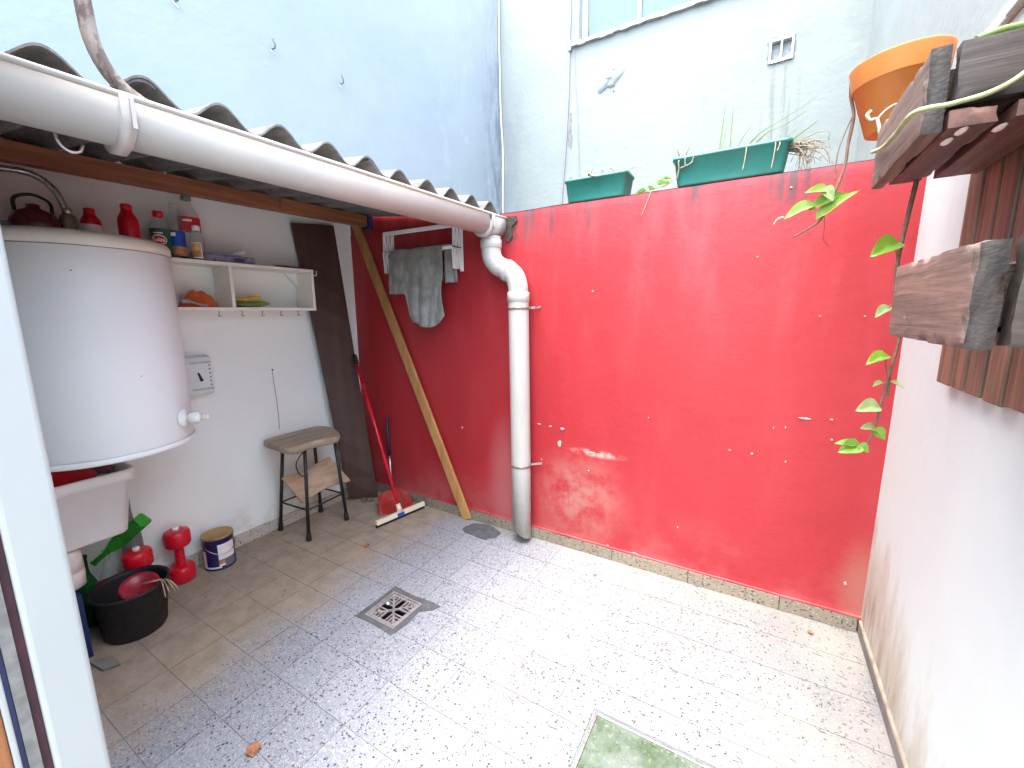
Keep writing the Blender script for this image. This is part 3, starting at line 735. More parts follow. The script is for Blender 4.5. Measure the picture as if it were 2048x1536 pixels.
bend = crv([(1.272, PY, 1.815), (1.272, PY, 1.765), (1.279, PY, 1.70), (1.315, PY, 1.655), (1.375, PY, 1.625), (1.425, PY, 1.59), (1.446, PY, 1.535), (1.448, PY, 1.49)], 7)
obj('double_bend', MB().tube(bend, RP - .002, 24), M['pvc'], dp)
def coll(zc, x, h, r_): return MB().lathe((x, PY, zc), [(r_ - .004, -h / 2), (r_, -h / 2 + .003), (r_, h / 2 - .003), (r_ - .004, h / 2)], 28)
obj('socket_collar', coll(1.775, 1.272, .05, RP + .003), M['pvc'], dp)
d_ = (bend[30] - bend[28]).normalized()
obj('socket_collar', MB().lathe(bend[29], [(RP - .003, -.018), (RP + .003, -.015), (RP + .003, .015), (RP - .003, .018)], 28, d_), M['pvc'], dp)
obj('socket_collar', coll(1.475, 1.449, .055, RP + .004), M['pvc'], dp)
pp = MB(); n = 28                               # pipe cut on a slant at its foot
ring = lambda z, dx, sl_: [(1.449 + dx + RP * math.cos(2 * math.pi * k / n), PY + RP * math.sin(2 * math.pi * k / n), z + sl_ * math.cos(2 * math.pi * k / n)) for k in range(n)]
R0, R1, R2 = ring(.075, .016, -.045), ring(.5, .013, 0), ring(1.475, 0, 0)
pp.add(R0 + R1 + R2, [(i * n + k, i * n + (k + 1) % n, (i + 1) * n + (k + 1) % n, (i + 1) * n + k) for i in range(2) for k in range(n)], True)
ri = lambda z, dx, sl_: [(1.449 + dx + (RP - .004) * math.cos(2 * math.pi * k / n), PY + (RP - .004) * math.sin(2 * math.pi * k / n), z + sl_ * math.cos(2 * math.pi * k / n)) for k in range(n)]
Q0, Q1 = ri(.075, .016, -.045), ri(.3, .013, 0)
pp.add(Q0 + Q1, [(k, (k + 1) % n, n + (k + 1) % n, n + k) for k in range(n)], True)
pp.add(R0 + Q0, [(k, (k + 1) % n, n + (k + 1) % n, n + k) for k in range(n)])
obj('straight_pipe', pp, M['pvc'], dp)
for zc, x in ((1.415, 1.450), (.492, 1.463)):
    cl = obj('pipe_clamp', MB().lathe((x, PY, zc), [(RP + .001, -.008), (RP + .0035, -.008), (RP + .0035, .008), (RP + .001, .008)], 28), M['clamp'], dp)
    obj('clamp_arm', MB().bar((x + RP * .7, PY + .02, zc), (x + .105, -.004, zc + .003), .012, .006, (0, 0, 1)), M['steel'], cl)
# grime flecks at the foot of the pipe
fk = MB()
for i in range(5):
    a = random.uniform(3.4, 5.2); z = random.uniform(.08, .14)
    fk.lathe((1.465 + (RP + .0005) * math.cos(a), PY + (RP + .0005) * math.sin(a), z), [(0, .0012), (.006 * random.uniform(.5, 1), .001), (.0, -.001)], 7, (math.cos(a), math.sin(a), 0), True, None, .6, 1.9)
tag(obj('peeled_spot', fk, M['clamp'], dp), kind='stuff')
# rusty conduit that drops to the gutter at upper left
cp = MB().tube(crv([(1.262, -1.735, 3.2), (1.264, -1.73, 2.6), (1.268, -1.728, 2.25), (1.272, -1.727, 2.06), (1.277, -1.722, 1.995), (1.285, -1.705, 1.945), (1.293, -1.68, 1.915), (1.296, -1.645, 1.895)], 8), .0155, 14)
tag(obj('conduit', cp, M['rust_pipe']), 'rust-mottled hanging conduit bending down into the gutter at upper left', 'conduit')

# ---------------------------------------------------------------- wires and hooks on the tall walls
def wire(name, pts, r_, mat, label): return tag(obj(name, MB().tube(crv(pts, 5), r_, 6), mat), label, 'cable')
M['hook_grey'] = plain('hook_grey', (.12, .15, .15), .6)
M['cable'] = plain('grey_cable', (.30, .30, .33), .6)
wire('wall_cable', [(.822, YB - .015, 4.95), (.815, YB - .013, 4.3), (.808, YB - .014, 3.95), (.803, YB - .012, 3.47), (.779, YB - .012, 3.01), (.742, YB - .012, 2.49), (.72, YB - .012, 1.9), (.72, YB - .012, .2)], .0075, M['cable'], 'thick grey cable hanging down the white building wall left of its window')
wire('wall_cable', [(.90, YB - .02, 4.95), (.862, YB - .018, 4.35), (.858, YB - .016, 3.93), (.885, YB - .012, 3.5), (.934, YB - .012, 2.8), (.95, YB - .012, 1.6), (.95, YB - .012, .2)], .003, M['cable'], 'thin wire running down behind the small green planter')
wire('wall_cable', [(.50, YB - .03, 4.95), (.715, YB - .02, 4.37), (.80, YB - .018, 3.99), (.825, YB - .02, 3.93), (.85, YB - .02, 3.96)], .004, M['cable'], 'slanting thin wire joining the cable bundle below the window corner')
wire('wall_cable', [(.012, YB - .03, 4.75), (.014, YB - .035, 4.3), (.03, YB - .045, 3.55), (.045, YB - .03, 3.1), (.03, YB - .02, 2.6), (.03, YB - .02, 1.8), (.03, YB - .02, .3)], .007, M['white_plastic'], 'white wire hanging in the corner between pale blue and white walls')
cb = MB().box((.80, YB - .03, 3.90), (.83, YB - .004, 3.99)); tag(obj('cable_clip', cb, M['cable'], None, .004), 'small grey clip holding wires under the window corner', 'clip')
for (y, z), lb in (((-.959, 2.927), 'leftmost metal hook at the top of the pale blue wall'), ((-.473, 2.945), 'middle metal hook on the pale blue wall'), ((.003, 2.955), 'right-hand metal hook on the pale blue wall')):
    h = thing('wall_hook', (0, y, z), lb, 'hook', 'hooks in the pale blue wall')
    obj('shank', MB().tube(crv([(-.005, y, z), (.03, y, z - .005), (.04, y - .004, z + .012), (.034, y - .012, z + .034), (.03, y - .004, z + .045)], 5), .0042, 7), M['hook_grey'], h)
    obj('plug', MB().lathe((-.002, y + .003, z - .015), [(.0, .004), (.007, .003), (.010, 0)], 9, (1, 0, 0), True, None, .7, 1.6), M['plaster'], h)

# ---------------------------------------------------------------- under the roof: plank, post, rack, shelf, heater
pk = MB()
tl, tr, bl_, br = Vector((.014, -.470, 1.955)), Vector((.014, -.163, 1.99)), Vector((.055, -.222, .035)), Vector((.185, -.062, .003))
def pf(u, v):
    a = tl.lerp(tr, u); b = bl_.lerp(br, u); return a.lerp(b, v)
nrm = Vector((.032, -.012, 0)); fr, bk = [], []
NN = 12
for j in range(NN + 1):
    for u in (0, 1):
        p = pf(u, j / NN); nn = Vector((.03, -.006 - .020 * (j / NN), 0)); fr.append(p + nn); bk.append(p)
V = fr + bk; o_ = len(fr); F = []
for j in range(NN):
    a = 2 * j; F += [(a, a + 1, a + 3, a + 2), (o_ + a + 2, o_ + a + 3, o_ + a + 1, o_ + a), (a, a + 2, o_ + a + 2, o_ + a), (a + 3, a + 1, o_ + a + 1, o_ + a + 3)]
F += [(0, o_, o_ + 1, 1), (2 * NN, 2 * NN + 1, o_ + 2 * NN + 1, o_ + 2 * NN)]
pk.add(V, F)
tag(obj('plank', pk, M['plank'], None, .003), 'tall dark brown plank leaning in the corner beside the stool', 'plank')
db = MB()
for i in range(10):
    c = Vector((.19 + random.uniform(-.06, .05), -.20 + random.uniform(-.05, .05), .004)); k = random.uniform(.008, .022)
    db.prism([(c.x + math.cos(a) * k * random.uniform(.5, 1.2), c.y + math.sin(a) * k * random.uniform(.5, 1.2), c.z) for a in [q * math.pi / 3 for q in range(6)]], (random.uniform(-.004, .004), 0, random.uniform(.004, .012)))
tag(obj('debris_scrap', db, plain('mossy_scrap', (.20, .19, .08), .9, .4, 60)), 'mossy crumbs lying at the foot of the dark plank', 'debris')
ps = MB().bar((.092, -.026, 2.02), (1.018, -.030, .004), .068, .022, (1, 0, 0))
tag(obj('timber_post', ps, M['post'], None, .004), 'yellowish brown timber batten leaning diagonally across the red wall', 'batten')

# wall-mounted concertina clothes airer
rk = thing('drying_rack', (.73, -.05, 1.65), 'white folded wall-mounted clothes airer above the leaning batten', 'airer')
RX0, RX1, RZ0, RZ1, RD = .432, 1.012, 1.655, 1.915, .098
for x in (RX0, RX1):
    obj('wall_plate', MB().box((x - .013, -.012, RZ0 - .012), (x + .013, -.0075, RZ1 + .004)), M['rack_white'], rk, .002)
    for i in range(5):
        y = -.020 - i * .0165
        obj('concertina_strip', MB().bar((x - .003 * (i % 2), y - (.006 if i % 2 else 0), RZ1), (x, y - (0 if i % 2 else .006), (RZ0 + RZ1) / 2), .010, .007, (0, 1, 0)), M['rack_white'], rk, .001)
        obj('concertina_strip', MB().bar((x - .006, y - (0 if i % 2 else .006), (RZ0 + RZ1) / 2 - .002), (x - .003, y - (.006 if i % 2 else 0), RZ0), .010, .007, (0, 1, 0)), M['rack_white'], rk, .001)
    obj('hinge_pins', MB().tube([(x - .002, -.014, 1.785), (x - .002, -RD - .002, 1.785)], .0055, 8), M['purple'] if x > .8 else M['rack_white'], rk)
obj('top_rail', MB().bar((RX0, -.088, RZ1 - .010), (RX1, -.088, RZ1 - .010), .026, .010, (0, 0, 1)), M['rack_white'], rk, .003)
for y, z in ((-.096, 1.782), (-.060, 1.782), (-.030, 1.782)):
    obj('rail', MB().tube([(RX0, y, z), (RX1, y, z)], .0065, 8), M['rack_white'], rk)
# grey cloth: hangs over the middle rails; front fall with a long tongue, a shorter fall behind at the right
cl = thing('grey_cloth', (.75, -.11, 1.33), 'crumpled dark grey cloth hung over the airer', 'cloth')
def wv(u, v, s_): return mnoise.noise(Vector((u * 5.5, v * 1.3, s_))) * .016 + math.sin(u * 19 + v * 2.2) * .006 * v + mnoise.noise(Vector((u * 14, v * 5, s_ + 4))) * .005
def front(u, v):
    x = .503 + u * .435
    zb = 1.515 - .012 * u if u < .38 else 1.30 + .08 * abs((u - .70) / .31) ** 2.6
    if .34 <= u < .40: t = (u - .34) / .06; zb = (1.515) * (1 - t) + 1.345 * t
    z = 1.792 - v * (1.792 - zb); fold = -.012 * math.sin(min(1, v * 6) * math.pi / 2)
    x += -.012 * v * (1 if u < .5 else -.3) + (.012 * math.sin(v * 7)) * (u > .9)
    return (x, -.104 + fold - abs(wv(u, v, 1)) * min(1, v * 4) * 1.25, z + .004 * math.sin(u * 9) * (v < .05))
obj('front_fall', MB().grid(front, 64, 40), M['towel'], cl, solid=.004)
def over(u, v):
    a = v * math.pi; return (.503 + u * .495, -.078 - math.cos(a) * -.026 - .052 * (1 - v) + .026, 1.790 + math.sin(a) * .010)
obj('rail_fold', MB().grid(lambda u, v: (.503 + u * .495, -.104 + v * .075, 1.7915 + math.sin(v * math.pi) * .006 + .002 * math.sin(u * 16)), 40, 8), M['towel'], cl, solid=.004)
def back(u, v): return (.90 + u * .098, -.030 - .012 * math.sin(u * 7) + wv(u, v, 5) * .6 - .012, 1.792 - v * .215)
obj('back_fall', MB().grid(back, 16, 16), M['towel'], cl, solid=.004)
def back2(u, v): return (.51 + u * .37, -.030 + wv(u, v, 8) * .4 - .006, 1.792 - v * .20)
obj('back_fall', MB().grid(back2, 24, 14), M['towel'], cl, solid=.004)

# shelf
sh = thing('wall_shelf', (.09, -.84, 1.41), 'white two-compartment wall shelf with cup hooks beneath', 'shelf')
SD, SY0, SY1, SZ0, SZ1, TH = .175, -1.236, -.447, 1.411, 1.664, .018
obj('shelf_board', MB().box((.004, SY0, SZ1 - TH), (SD, SY1, SZ1)), M['shelfw'], sh, .0015)
obj('shelf_board', MB().box((.004, SY0, SZ0), (SD, SY1, SZ0 + TH)), M['shelfw'], sh, .0015)
for y in (SY0, -.945, SY1 - TH):
    obj('upright', MB().box((.004, y + .0005, SZ0 + TH + .0005), (SD - .001, y + TH, SZ1 - TH - .0005)), M['shelfw'], sh, .0015)
obj('corner_bracket', MB().prism([(.006, SY1 - TH - .001, SZ1 - TH - .001), (.006, SY1 - TH - .075, SZ1 - TH - .001), (.006, SY1 - TH - .001, SZ1 - TH - .085)], (.02, 0, 0)), M['white_plastic'], sh, .001)
for y in (-.995, -.878, -.766, -.656, -.545):
    c = obj('cup_hook', MB().tube(crv([(.13, y, SZ0 - .0005), (.13, y, SZ0 - .016), (.13, y - .006, SZ0 - .025), (.13, y + .004, SZ0 - .031), (.13, y + .011, SZ0 - .022)], 4), .0022, 6), M['brass'], sh)
obj('side_hook', MB().tube(crv([(.16, SY1 + .0005, 1.632), (.16, SY1 + .022, 1.630), (.16, SY1 + .030, 1.635), (.16, SY1 + .031, 1.66)], 5), .0025, 6), M['white_plastic'], sh)
tag(obj('wooden_batten', MB().box((.02, -.66, SZ1 + .0008), (.15, -.455, SZ1 + .012)), M['plank'], None, .002), 'flat dark wooden offcut lying on the right end of the white shelf', 'offcut')
# storage box and tube
bx = thing('storage_box', (.1, -.92, SZ1), 'low clear lilac plastic box on the white shelf', 'box')
obj('tray', MB().box((.035, -1.045, SZ1 + .0008), (.15, -.785, SZ1 + .038)), M['clear_box'], bx, .008, seg=3)
obj('lid', MB().box((.030, -1.05, SZ1 + .0385), (.155, -.855, SZ1 + .045)), M['clear_box'], bx, .003)
obj('sticker', MB().box((.1505, -.90, SZ1 + .010), (.1515, -.845, SZ1 + .028)), M['navy'], bx)
tag(obj('tube', MB().lathe((.10, -.85, SZ1 + .058), [(0, -.033), (.0125, -.033), (.0135, -.03), (.0135, .03), (.012, .033), (0, .033)], 14, (.1, .86, .36)), M['white_plastic']), 'short pale tube lying on the clear plastic box', 'tube')

def bottle(name, base, h, r_, body, capm, label, labm=None, lz=(.2, .55), neck=.28, capr=None, arcw=None, shoulder=.62, sx=1., group=None, cat='bottle', liquid=None):
    t = thing(name, base, label, cat, group); hs_ = h * shoulder
    pr = [(r_ * .6, 0), (r_ * .95, .004), (r_, .014), (r_, hs_), (r_ * .93, hs_ + (h - hs_) * .22), (r_ * .66, hs_ + (h - hs_) * .48), (r_ * neck * 1.1, hs_ + (h - hs_) * .74), (r_ * neck, h * .985)]
    obj('body', MB().lathe(base, [(0, .001)] + pr + [(0, h * .985)], 22, sx=sx), body, t)
    cr_ = capr or r_ * neck * 1.3
    obj('cap', MB().lathe((base[0], base[1], base[2] + h - .024), [(0, .026), (cr_ * .9, .026), (cr_, .022), (cr_, 0), (cr_ * .7, -.001)], 16), capm, t)
    if labm:
        a0, a1 = arcw or (0, 2 * math.pi)
        lo = obj('label_band', MB().lathe(base, [(r_ * 1.012, h * lz[0]), (r_ * 1.012, h * lz[1])], 24, arc=(a0, a1), sx=sx), labm, t)
        return t, lo
    return t, None
FA = R(-22)                                   # direction the labels face
bottle('plastic_bottle', (.165, -1.335, 1.692), .182, .037, M['red_plastic'], M['red_plastic'], 'plain dark red plastic bottle behind the edge of the water heater', neck=.42, shoulder=.6)
t, lo = bottle('plastic_bottle', (.105, -1.198, SZ1 + .001), .212, .040, M['clear'], M['red_plastic'], 'clear bottle with red cap and green label beside the heater', M['lbl_green'], (.05, .62), neck=.40, shoulder=.62)
bx_, by_, r_ = .105, -1.198, .040 * 1.02
def on_cyl(a, z, rr=r_): return Vector((bx_ + rr * math.cos(a), by_ + rr * math.sin(a), SZ1 + .001 + z))
def cyl_disc(a0, zc, wa, hz, rr, n=20):
    mb = MB(); c = on_cyl(a0, zc, rr + .0002); mb_v = [c] + [on_cyl(a0 + wa * math.cos(2 * math.pi * i / n), zc + hz * math.sin(2 * math.pi * i / n), rr) for i in range(n)]
    return mb.add(mb_v, [(0, i + 1, (i + 1) % n + 1) for i in range(n)], True)
LA = R(-34)
obj('label_oval', cyl_disc(LA, .079, .78, .0235, r_ + .0003), M['lbl_white'], lo)
obj('label_oval', cyl_disc(LA, .079, .70, .0195, r_ + .0006), M['lbl_red'], lo)
obj('label_strip', MB().lathe((bx_, by_, SZ1 + .001), [(r_ + .0003, .108), (r_ + .0003, .113)], 10, arc=(LA - .45, LA + .45)), M['lbl_white'], lo)
fc = bpy.data.curves.new('brand_text', 'FONT'); fc.body = 'Suiza'; fc.size = .0235; fc.align_x = 'CENTER'; fc.align_y = 'CENTER'; fc.offset = .0005
fo = bpy.data.objects.new('brand_text_src', fc); col.objects.link(fo)
dg = bpy.context.evaluated_depsgraph_get(); dg.update(); tm = bpy.data.meshes.new_from_object(fo.evaluated_get(dg))
bpy.data.objects.remove(fo)
mb = MB(); mb.add([on_cyl(LA + v.co.x / r_ * .98, .079 + v.co.y, r_ + .0011) for v in tm.vertices], [tuple(p.vertices) for p in tm.polygons])
obj('lettering', mb, M['lbl_white'], lo)
t, lo = bottle('plastic_bottle', (.115, -1.135, SZ1 + .001), .262, .034, M['clear'], M['clear'], 'tall clear empty bottle with a blue and brown label', M['lbl_blue'], (.22, .50), neck=.36, shoulder=.66)
obj('label_band', MB().lathe((.115, -1.135, SZ1 + .001), [(.034 * 1.01, .012), (.034 * 1.01, .262 * .22 - .001)], 24), M['lbl_brown'], lo)
obj('label_print', MB().lathe((.115, -1.135, SZ1 + .001), [(.0352, .105), (.0352, .122)], 6, arc=(R(-75), R(-30))), M['lbl_white'], lo)
t, lo = bottle('plastic_bottle', (.082, -1.062, SZ1 + .001), .318, .048, M['clear'], M['teal_cap'], 'biggest clear bottle with red label and greenish cap', M['lbl_red'], (.46, .66), neck=.34, shoulder=.62)
obj('label_print', MB().lathe((.082, -1.062, SZ1 + .001), [(.0488, .187), (.0488, .197)], 8, arc=(R(-62), R(-8))), M['lbl_white'], lo)
t, lo = bottle('plastic_bottle', (.145, -1.062, SZ1 + .001), .165, .030, M['clear'], M['white_plastic'], 'short clear bottle with an amber label in front of the biggest bottle', M['lbl_white'], (.04, .50), neck=.42, shoulder=.62, arcw=(R(-80), R(5)))
obj('label_print', MB().lathe((.145, -1.062, SZ1 + .001), [(.0307, .012), (.0307, .045)], 10, arc=(R(-74), R(-1))), M['lbl_brown'], lo)
obj('label_print', MB().lathe((.145, -1.062, SZ1 + .001), [(.0307, .0455), (.0307, .078)], 10, arc=(R(-74), R(-1))), M['lbl_amber'], lo)
# cloths in the shelf
def heap(name, c, rx, ry, h, mat, label, seed, cat='cloth', lay=1):
    mb = MB()
    def hf(u, v):
        a = u * 2 * math.pi; r_ = min(1, v * 1.02); k = 1 + .18 * mnoise.noise(Vector((math.cos(a) * 1.5, math.sin(a) * 1.5, seed)))
        x = c[0] + math.cos(a) * rx * r_ * k; y = c[1] + math.sin(a) * ry * r_ * k
        z = c[2] + .0015 + h * max(0, 1 - r_ ** 3.0) * (.72 + .55 * mnoise.noise(Vector((x * 22, y * 22, seed)))) + .006 * abs(math.sin(a * 5 + r_ * 6 + seed)) * r_ * (r_ < .98)
        return (x, y, z)
    mb.grid(hf, 40, 12); return tag(obj(name, mb, mat, None, solid=.003), label, cat)
heap('folded_cloth', (.10, -1.075, SZ0 + TH), .06, .085, .085, M['orange_cloth'], 'crumpled orange cloth in the left shelf compartment', 3.1)
tg = MB().tube(crv([(.155, -1.17, SZ0 + TH + .03), (.16, -1.14, SZ0 + TH + .028), (.163, -1.09, SZ0 + TH + .012), (.165, -1.06, SZ0 + TH + .006)], 5), [.012] * 6 + [.006] * 10, 8)
tag(obj('hand_tool', tg, M['zinc']), 'small grey tool beside the orange cloth', 'tool')
def foldc(name, c, ry, rx, t, mat, label, seed):
    mb = MB()
    def f(u, v):
        a = u * 2 * math.pi
        ca, sa = math.cos(a), math.sin(a); e = .45
        y = c[1] + ry * math.copysign(abs(ca) ** e, ca) * (1 if v < .5 else 1); return (c[0] + rx * math.copysign(abs(sa) ** e, sa), y, c[2])
    n, mm = 36, 10
    def sh_(u, v):
        a = u * 2 * math.pi; b = -math.pi / 2 + v * math.pi; ca, sa = math.cos(a), math.sin(a); k = math.cos(b) ** .5 if math.cos(b) > 0 else 0
        x = c[0] + rx * math.copysign(abs(sa) ** .6, sa) * k; y = c[1] + ry * math.copysign(abs(ca) ** .6, ca) * k
        return (x, y, c[2] + t / 2 * math.sin(b) + .006 * math.sin(y * 40 + seed) * (v > .3) + max(0, (y - c[1]) / ry - .3) * .014)
    mb.grid(sh_, n, mm); return tag(obj(name, mb, mat), label, 'cloth')
foldc('folded_cloth', (.09, -.812, SZ0 + TH + .0165), .105, .065, .028, M['green_cloth'], 'folded green cloth under the yellow one in the shelf', 1.)
foldc('folded_cloth', (.09, -.835, SZ0 + TH + .047), .082, .055, .022, M['yellow_cloth'], 'bright yellow folded cloth on top of the green one', 2.)

# cord on a nail
cdn = thing('wall_nail', (.004, -.675, 1.05), 'dark nail in the left wall with a thin cord hanging above the stool', 'nail')
obj('nail', MB().lathe((.001, -.675, 1.046), [(0, .012), (.005, .012), (.005, .009), (.002, .008), (.002, 0)], 8, (1, 0, 0)), M['dark_line'], cdn)
obj('cord', MB().tube(crv([(.008, -.675, 1.044), (.006, -.672, .95), (.007, -.667, .86), (.006, -.664, .75), (.006, -.668, .66)], 5), .0016, 5), M['drystem'], cdn)
# heater control box on the wall
hc = thing('control_box', (.02, -1.09, .97), 'white wall-mounted heater control box with a black slider', 'control')
CY0, CY1, CZ0, CZ1 = -1.185, -1.035, .955, 1.175
obj('casing', MB().prism([(.004, CY0, CZ0), (.062, CY0, CZ0 + .012), (.070, CY0, CZ0 + .03), (.070, CY0, CZ1 - .03), (.062, CY0, CZ1 - .008), (.004, CY0, CZ1)], (0, CY1 - CY0, 0)), M['thermo'], hc, .004)
for z in (CZ0 + .035, CZ1 - .042): obj('groove', MB().box((.0695, CY0 + .045, z), (.0712, CY1 - .006, z + .011)), M['can_grey'] if 0 else plain('groove_grey', (.42, .46, .45), .5), hc)
obj('slider', MB().tube([(.0712, -1.105, 1.085), (.0715, -1.092, 1.040)], [.0045, .0085], 8), M['dark_line'], hc)
for i in range(6): obj('scale_dot', MB().lathe((.0702, CY1 - .014, 1.122 - i * .0215), [(0, .0012), (.0042, .001), (.0042, 0)], 8, (1, 0, 0)), M['dark_line'], hc)
# water heater
HX, HY, HR, HB, HTP = .310, -1.563, .290, .845, 1.682
wh = thing('water_heater', (HX, HY, HB), 'large white cylindrical water heater tank mounted on the left wall', 'water heater')
obj('tank', MB().lathe((HX, HY, 0), [(0, HB + .006), (HR - .03, HB + .004), (HR - .006, HB + .018), (HR, HB + .026), (HR, HTP - .052), (HR - .001, HTP - .05)], 72), M['enamel'], wh)
obj('bottom_rim', MB().lathe((HX, HY, 0), [(HR - .03, HB + .001), (HR + .001, HB), (HR + .005, HB + .004), (HR + .005, HB + .020), (HR + .001, HB + .023)], 72), M['enamel'], wh)
obj('lid', MB().lathe((HX, HY, 0), [(HR - .002, HTP - .050), (HR + .003, HTP - .046), (HR + .0035, HTP - .022), (HR - .004, HTP - .006), (HR - .03, HTP + .004), (HR - .10, HTP + .014), (0, HTP + .018)], 72), M['cream'], wh)
obj('lid_seam', MB().lathe((HX, HY, 0), [(HR + .0006, HTP - .0525), (HR + .0012, HTP - .051), (HR + .0006, HTP - .0495)], 72), M['clamp'], wh)
an = R(40); vn = Vector((math.cos(an), math.sin(an), 0)); vc = Vector((HX, HY, .957)) + vn * HR
tp_ = obj('drain_valve', MB().lathe(vc, [(0, .0), (.037, .0), (.040, .006), (.030, .016), (.012, .018), (.012, .03)], 24, vn), M['white_plastic'], wh)
obj('valve_body', MB().lathe(vc + vn * .03, [(0, 0), (.022, 0), (.026, .006), (.026, .034), (.018, .042), (0, .043)], 8, vn), M['white_plastic'], tp_)
obj('spout', MB().tube([vc + vn * .06, vc + vn * .074 + Vector((.01, .004, 0)), vc + vn * .083 + Vector((.018, .006, .002))], [.0105, .0095, .0095], 10), M['cream'], tp_)
# scuff marks on the tank
for (a, z, wz, hz) in ((R(-62), 1.44, .004, .012), (R(-18), 1.545, .003, .003), (R(10), 1.16, .002, .003)):
    c = Vector((HX + (HR + .0004) * math.cos(a), HY + (HR + .0004) * math.sin(a), z)); tg_ = Vector((-math.sin(a), math.cos(a), 0))
    obj('scuff_mark', MB().prism([c + tg_ * wz * math.cos(q) + Vector((0, 0, hz * math.sin(q))) for q in [k * math.pi / 4 for k in range(8)]], (math.cos(a) * .0006, math.sin(a) * .0006, 0)), M['zinc'], wh)
obj('pipe_fitting', MB().lathe((.232, -1.545, HTP + .012), [(0, 0), (.031, 0), (.030, .03), (.024, .04), (.026, .075), (.020, .09), (.013, .094), (.013, .104), (.0, .105)], 14), M['brass'], wh)
hose = MB(); hp = crv([(.232, -1.545, HTP + .11), (.231, -1.548, 1.80), (.226, -1.57, 1.875), (.215, -1.615, 1.918), (.20, -1.68, 1.925), (.17, -1.76, 1.915), (.10, -1.86, 1.89), (.01, -1.93, 1.87)], 12)
hr_ = [.0105 + .0012 * (i % 2) for i in range(len(hp))]
hose.tube(hp, hr_, 12); obj('flexible_hose', hose, M['steel'], wh)
obj('hose_ferrule', MB().lathe((.232, -1.545, HTP + .098), [(0, 0), (.0145, 0), (.0145, .028), (.011, .032), (0, .033)], 12), M['steel'], wh)
# things standing on the heater
kt = thing('kettle', (.21, -1.635, HTP + .012), 'dark red round-bellied kettle on top of the water heater', 'kettle')
KB = Vector((.212, -1.632, HTP + .008))
obj('belly', MB().lathe(KB, [(0, .002), (.060, .002), (.072, .02), (.072, .05), (.058, .085), (.030, .10), (.018, .108), (.020, .118), (0, .124)], 26), M['red_dark'], kt)
obj('handle', MB().tube(crv([KB + Vector((0, -.05, .09)), KB + Vector((.0, -.045, .135)), KB + Vector((0, 0, .155)), KB + Vector((0, .045, .135)), KB + Vector((0, .05, .09))], 5), .006, 8), M['black'], kt)
obj('spout', MB().tube([KB + Vector((.0, .06, .03)), KB + Vector((.01, .085, .05)), KB + Vector((.014, .10, .075))], [.018, .012, .008], 10), M['red_dark'], kt)
t, lo = bottle('squeeze_bottle', (.17, -1.462, HTP + .014), .135, .034, M['red_plastic'], M['red_plastic'], 'red bottle with white striped label behind the heater hose fitting', M['lbl_white'], (.05, .52), neck=.42, shoulder=.58)
obj('label_strip', MB().lathe((.17, -1.462, HTP + .014), [(.0349, .026), (.0349, .034)], 20), M['lbl_red'], lo)
tag(obj('small_jar', MB().lathe((.22, -1.72, HTP - .008), [(0, 0), (.024, 0), (.026, .01), (.026, .05), (.02, .06), (0, .062)], 16), plain('blue_grey_jar', (.15, .2, .26), .4)), 'small blue-grey jar beside the kettle on the heater', 'jar')

# tub under the heater
tb = thing('plastic_tub', (.2, -1.73, .47), 'white plastic tub wedged under the water heater holding red cloth', 'tub')
def rr_ring(cx, cy, hx, hy, rad, z, n=6):
    out = []
    for (sx, sy, a0) in ((1, 1, 0), (-1, 1, 90), (-1, -1, 180), (1, -1, 270)):
        for i in range(n + 1):
            a = R(a0 + 90 * i / n); out.append((cx + sx * (hx - rad) + rad * math.cos(a), cy + sy * (hy - rad) + rad * math.sin(a), z))
    return out
def loft(rings, close_bottom=True):
    mb = MB(); n = len(rings[0]); V = [p for r_ in rings for p in r_]
    F = [(i * n + k, i * n + (k + 1) % n, (i + 1) * n + (k + 1) % n, (i + 1) * n + k) for i in range(len(rings) - 1) for k in range(n)]
    mb.add(V, F, True)
    if close_bottom: mb.add(rings[0], [tuple(range(n))[::-1]])
    return mb
TC = (.205, -1.735)
rg = [rr_ring(*TC, .135, .175, .03, .468), rr_ring(*TC, .142, .183, .035, .475), rr_ring(*TC, .165, .212, .04, .700), rr_ring(*TC, .178, .226, .045, .704), rr_ring(*TC, .182, .230, .045, .745), rr_ring(*TC, .178, .226, .045, .752), rr_ring(*TC, .166, .214, .04, .750), rr_ring(*TC, .158, .206, .04, .70), rr_ring(*TC, .135, .176, .03, .482)]
mb = loft(rg); mb.add(rg[-1], [tuple(range(len(rg[-1])))]); obj('tub_body', mb, M['white_plastic'], tb)
heap('red_cloth', (.21, -1.76, .72), .13, .165, .075, M['red_cloth'], 'bright red cloth bulging out of the white tub', 6.2)
heap('dusky_cloth', (.17, -1.565, .72), .08, .035, .05, M['pink'], 'dusky maroon scrap of cloth at the right end of the white tub', 8.4)
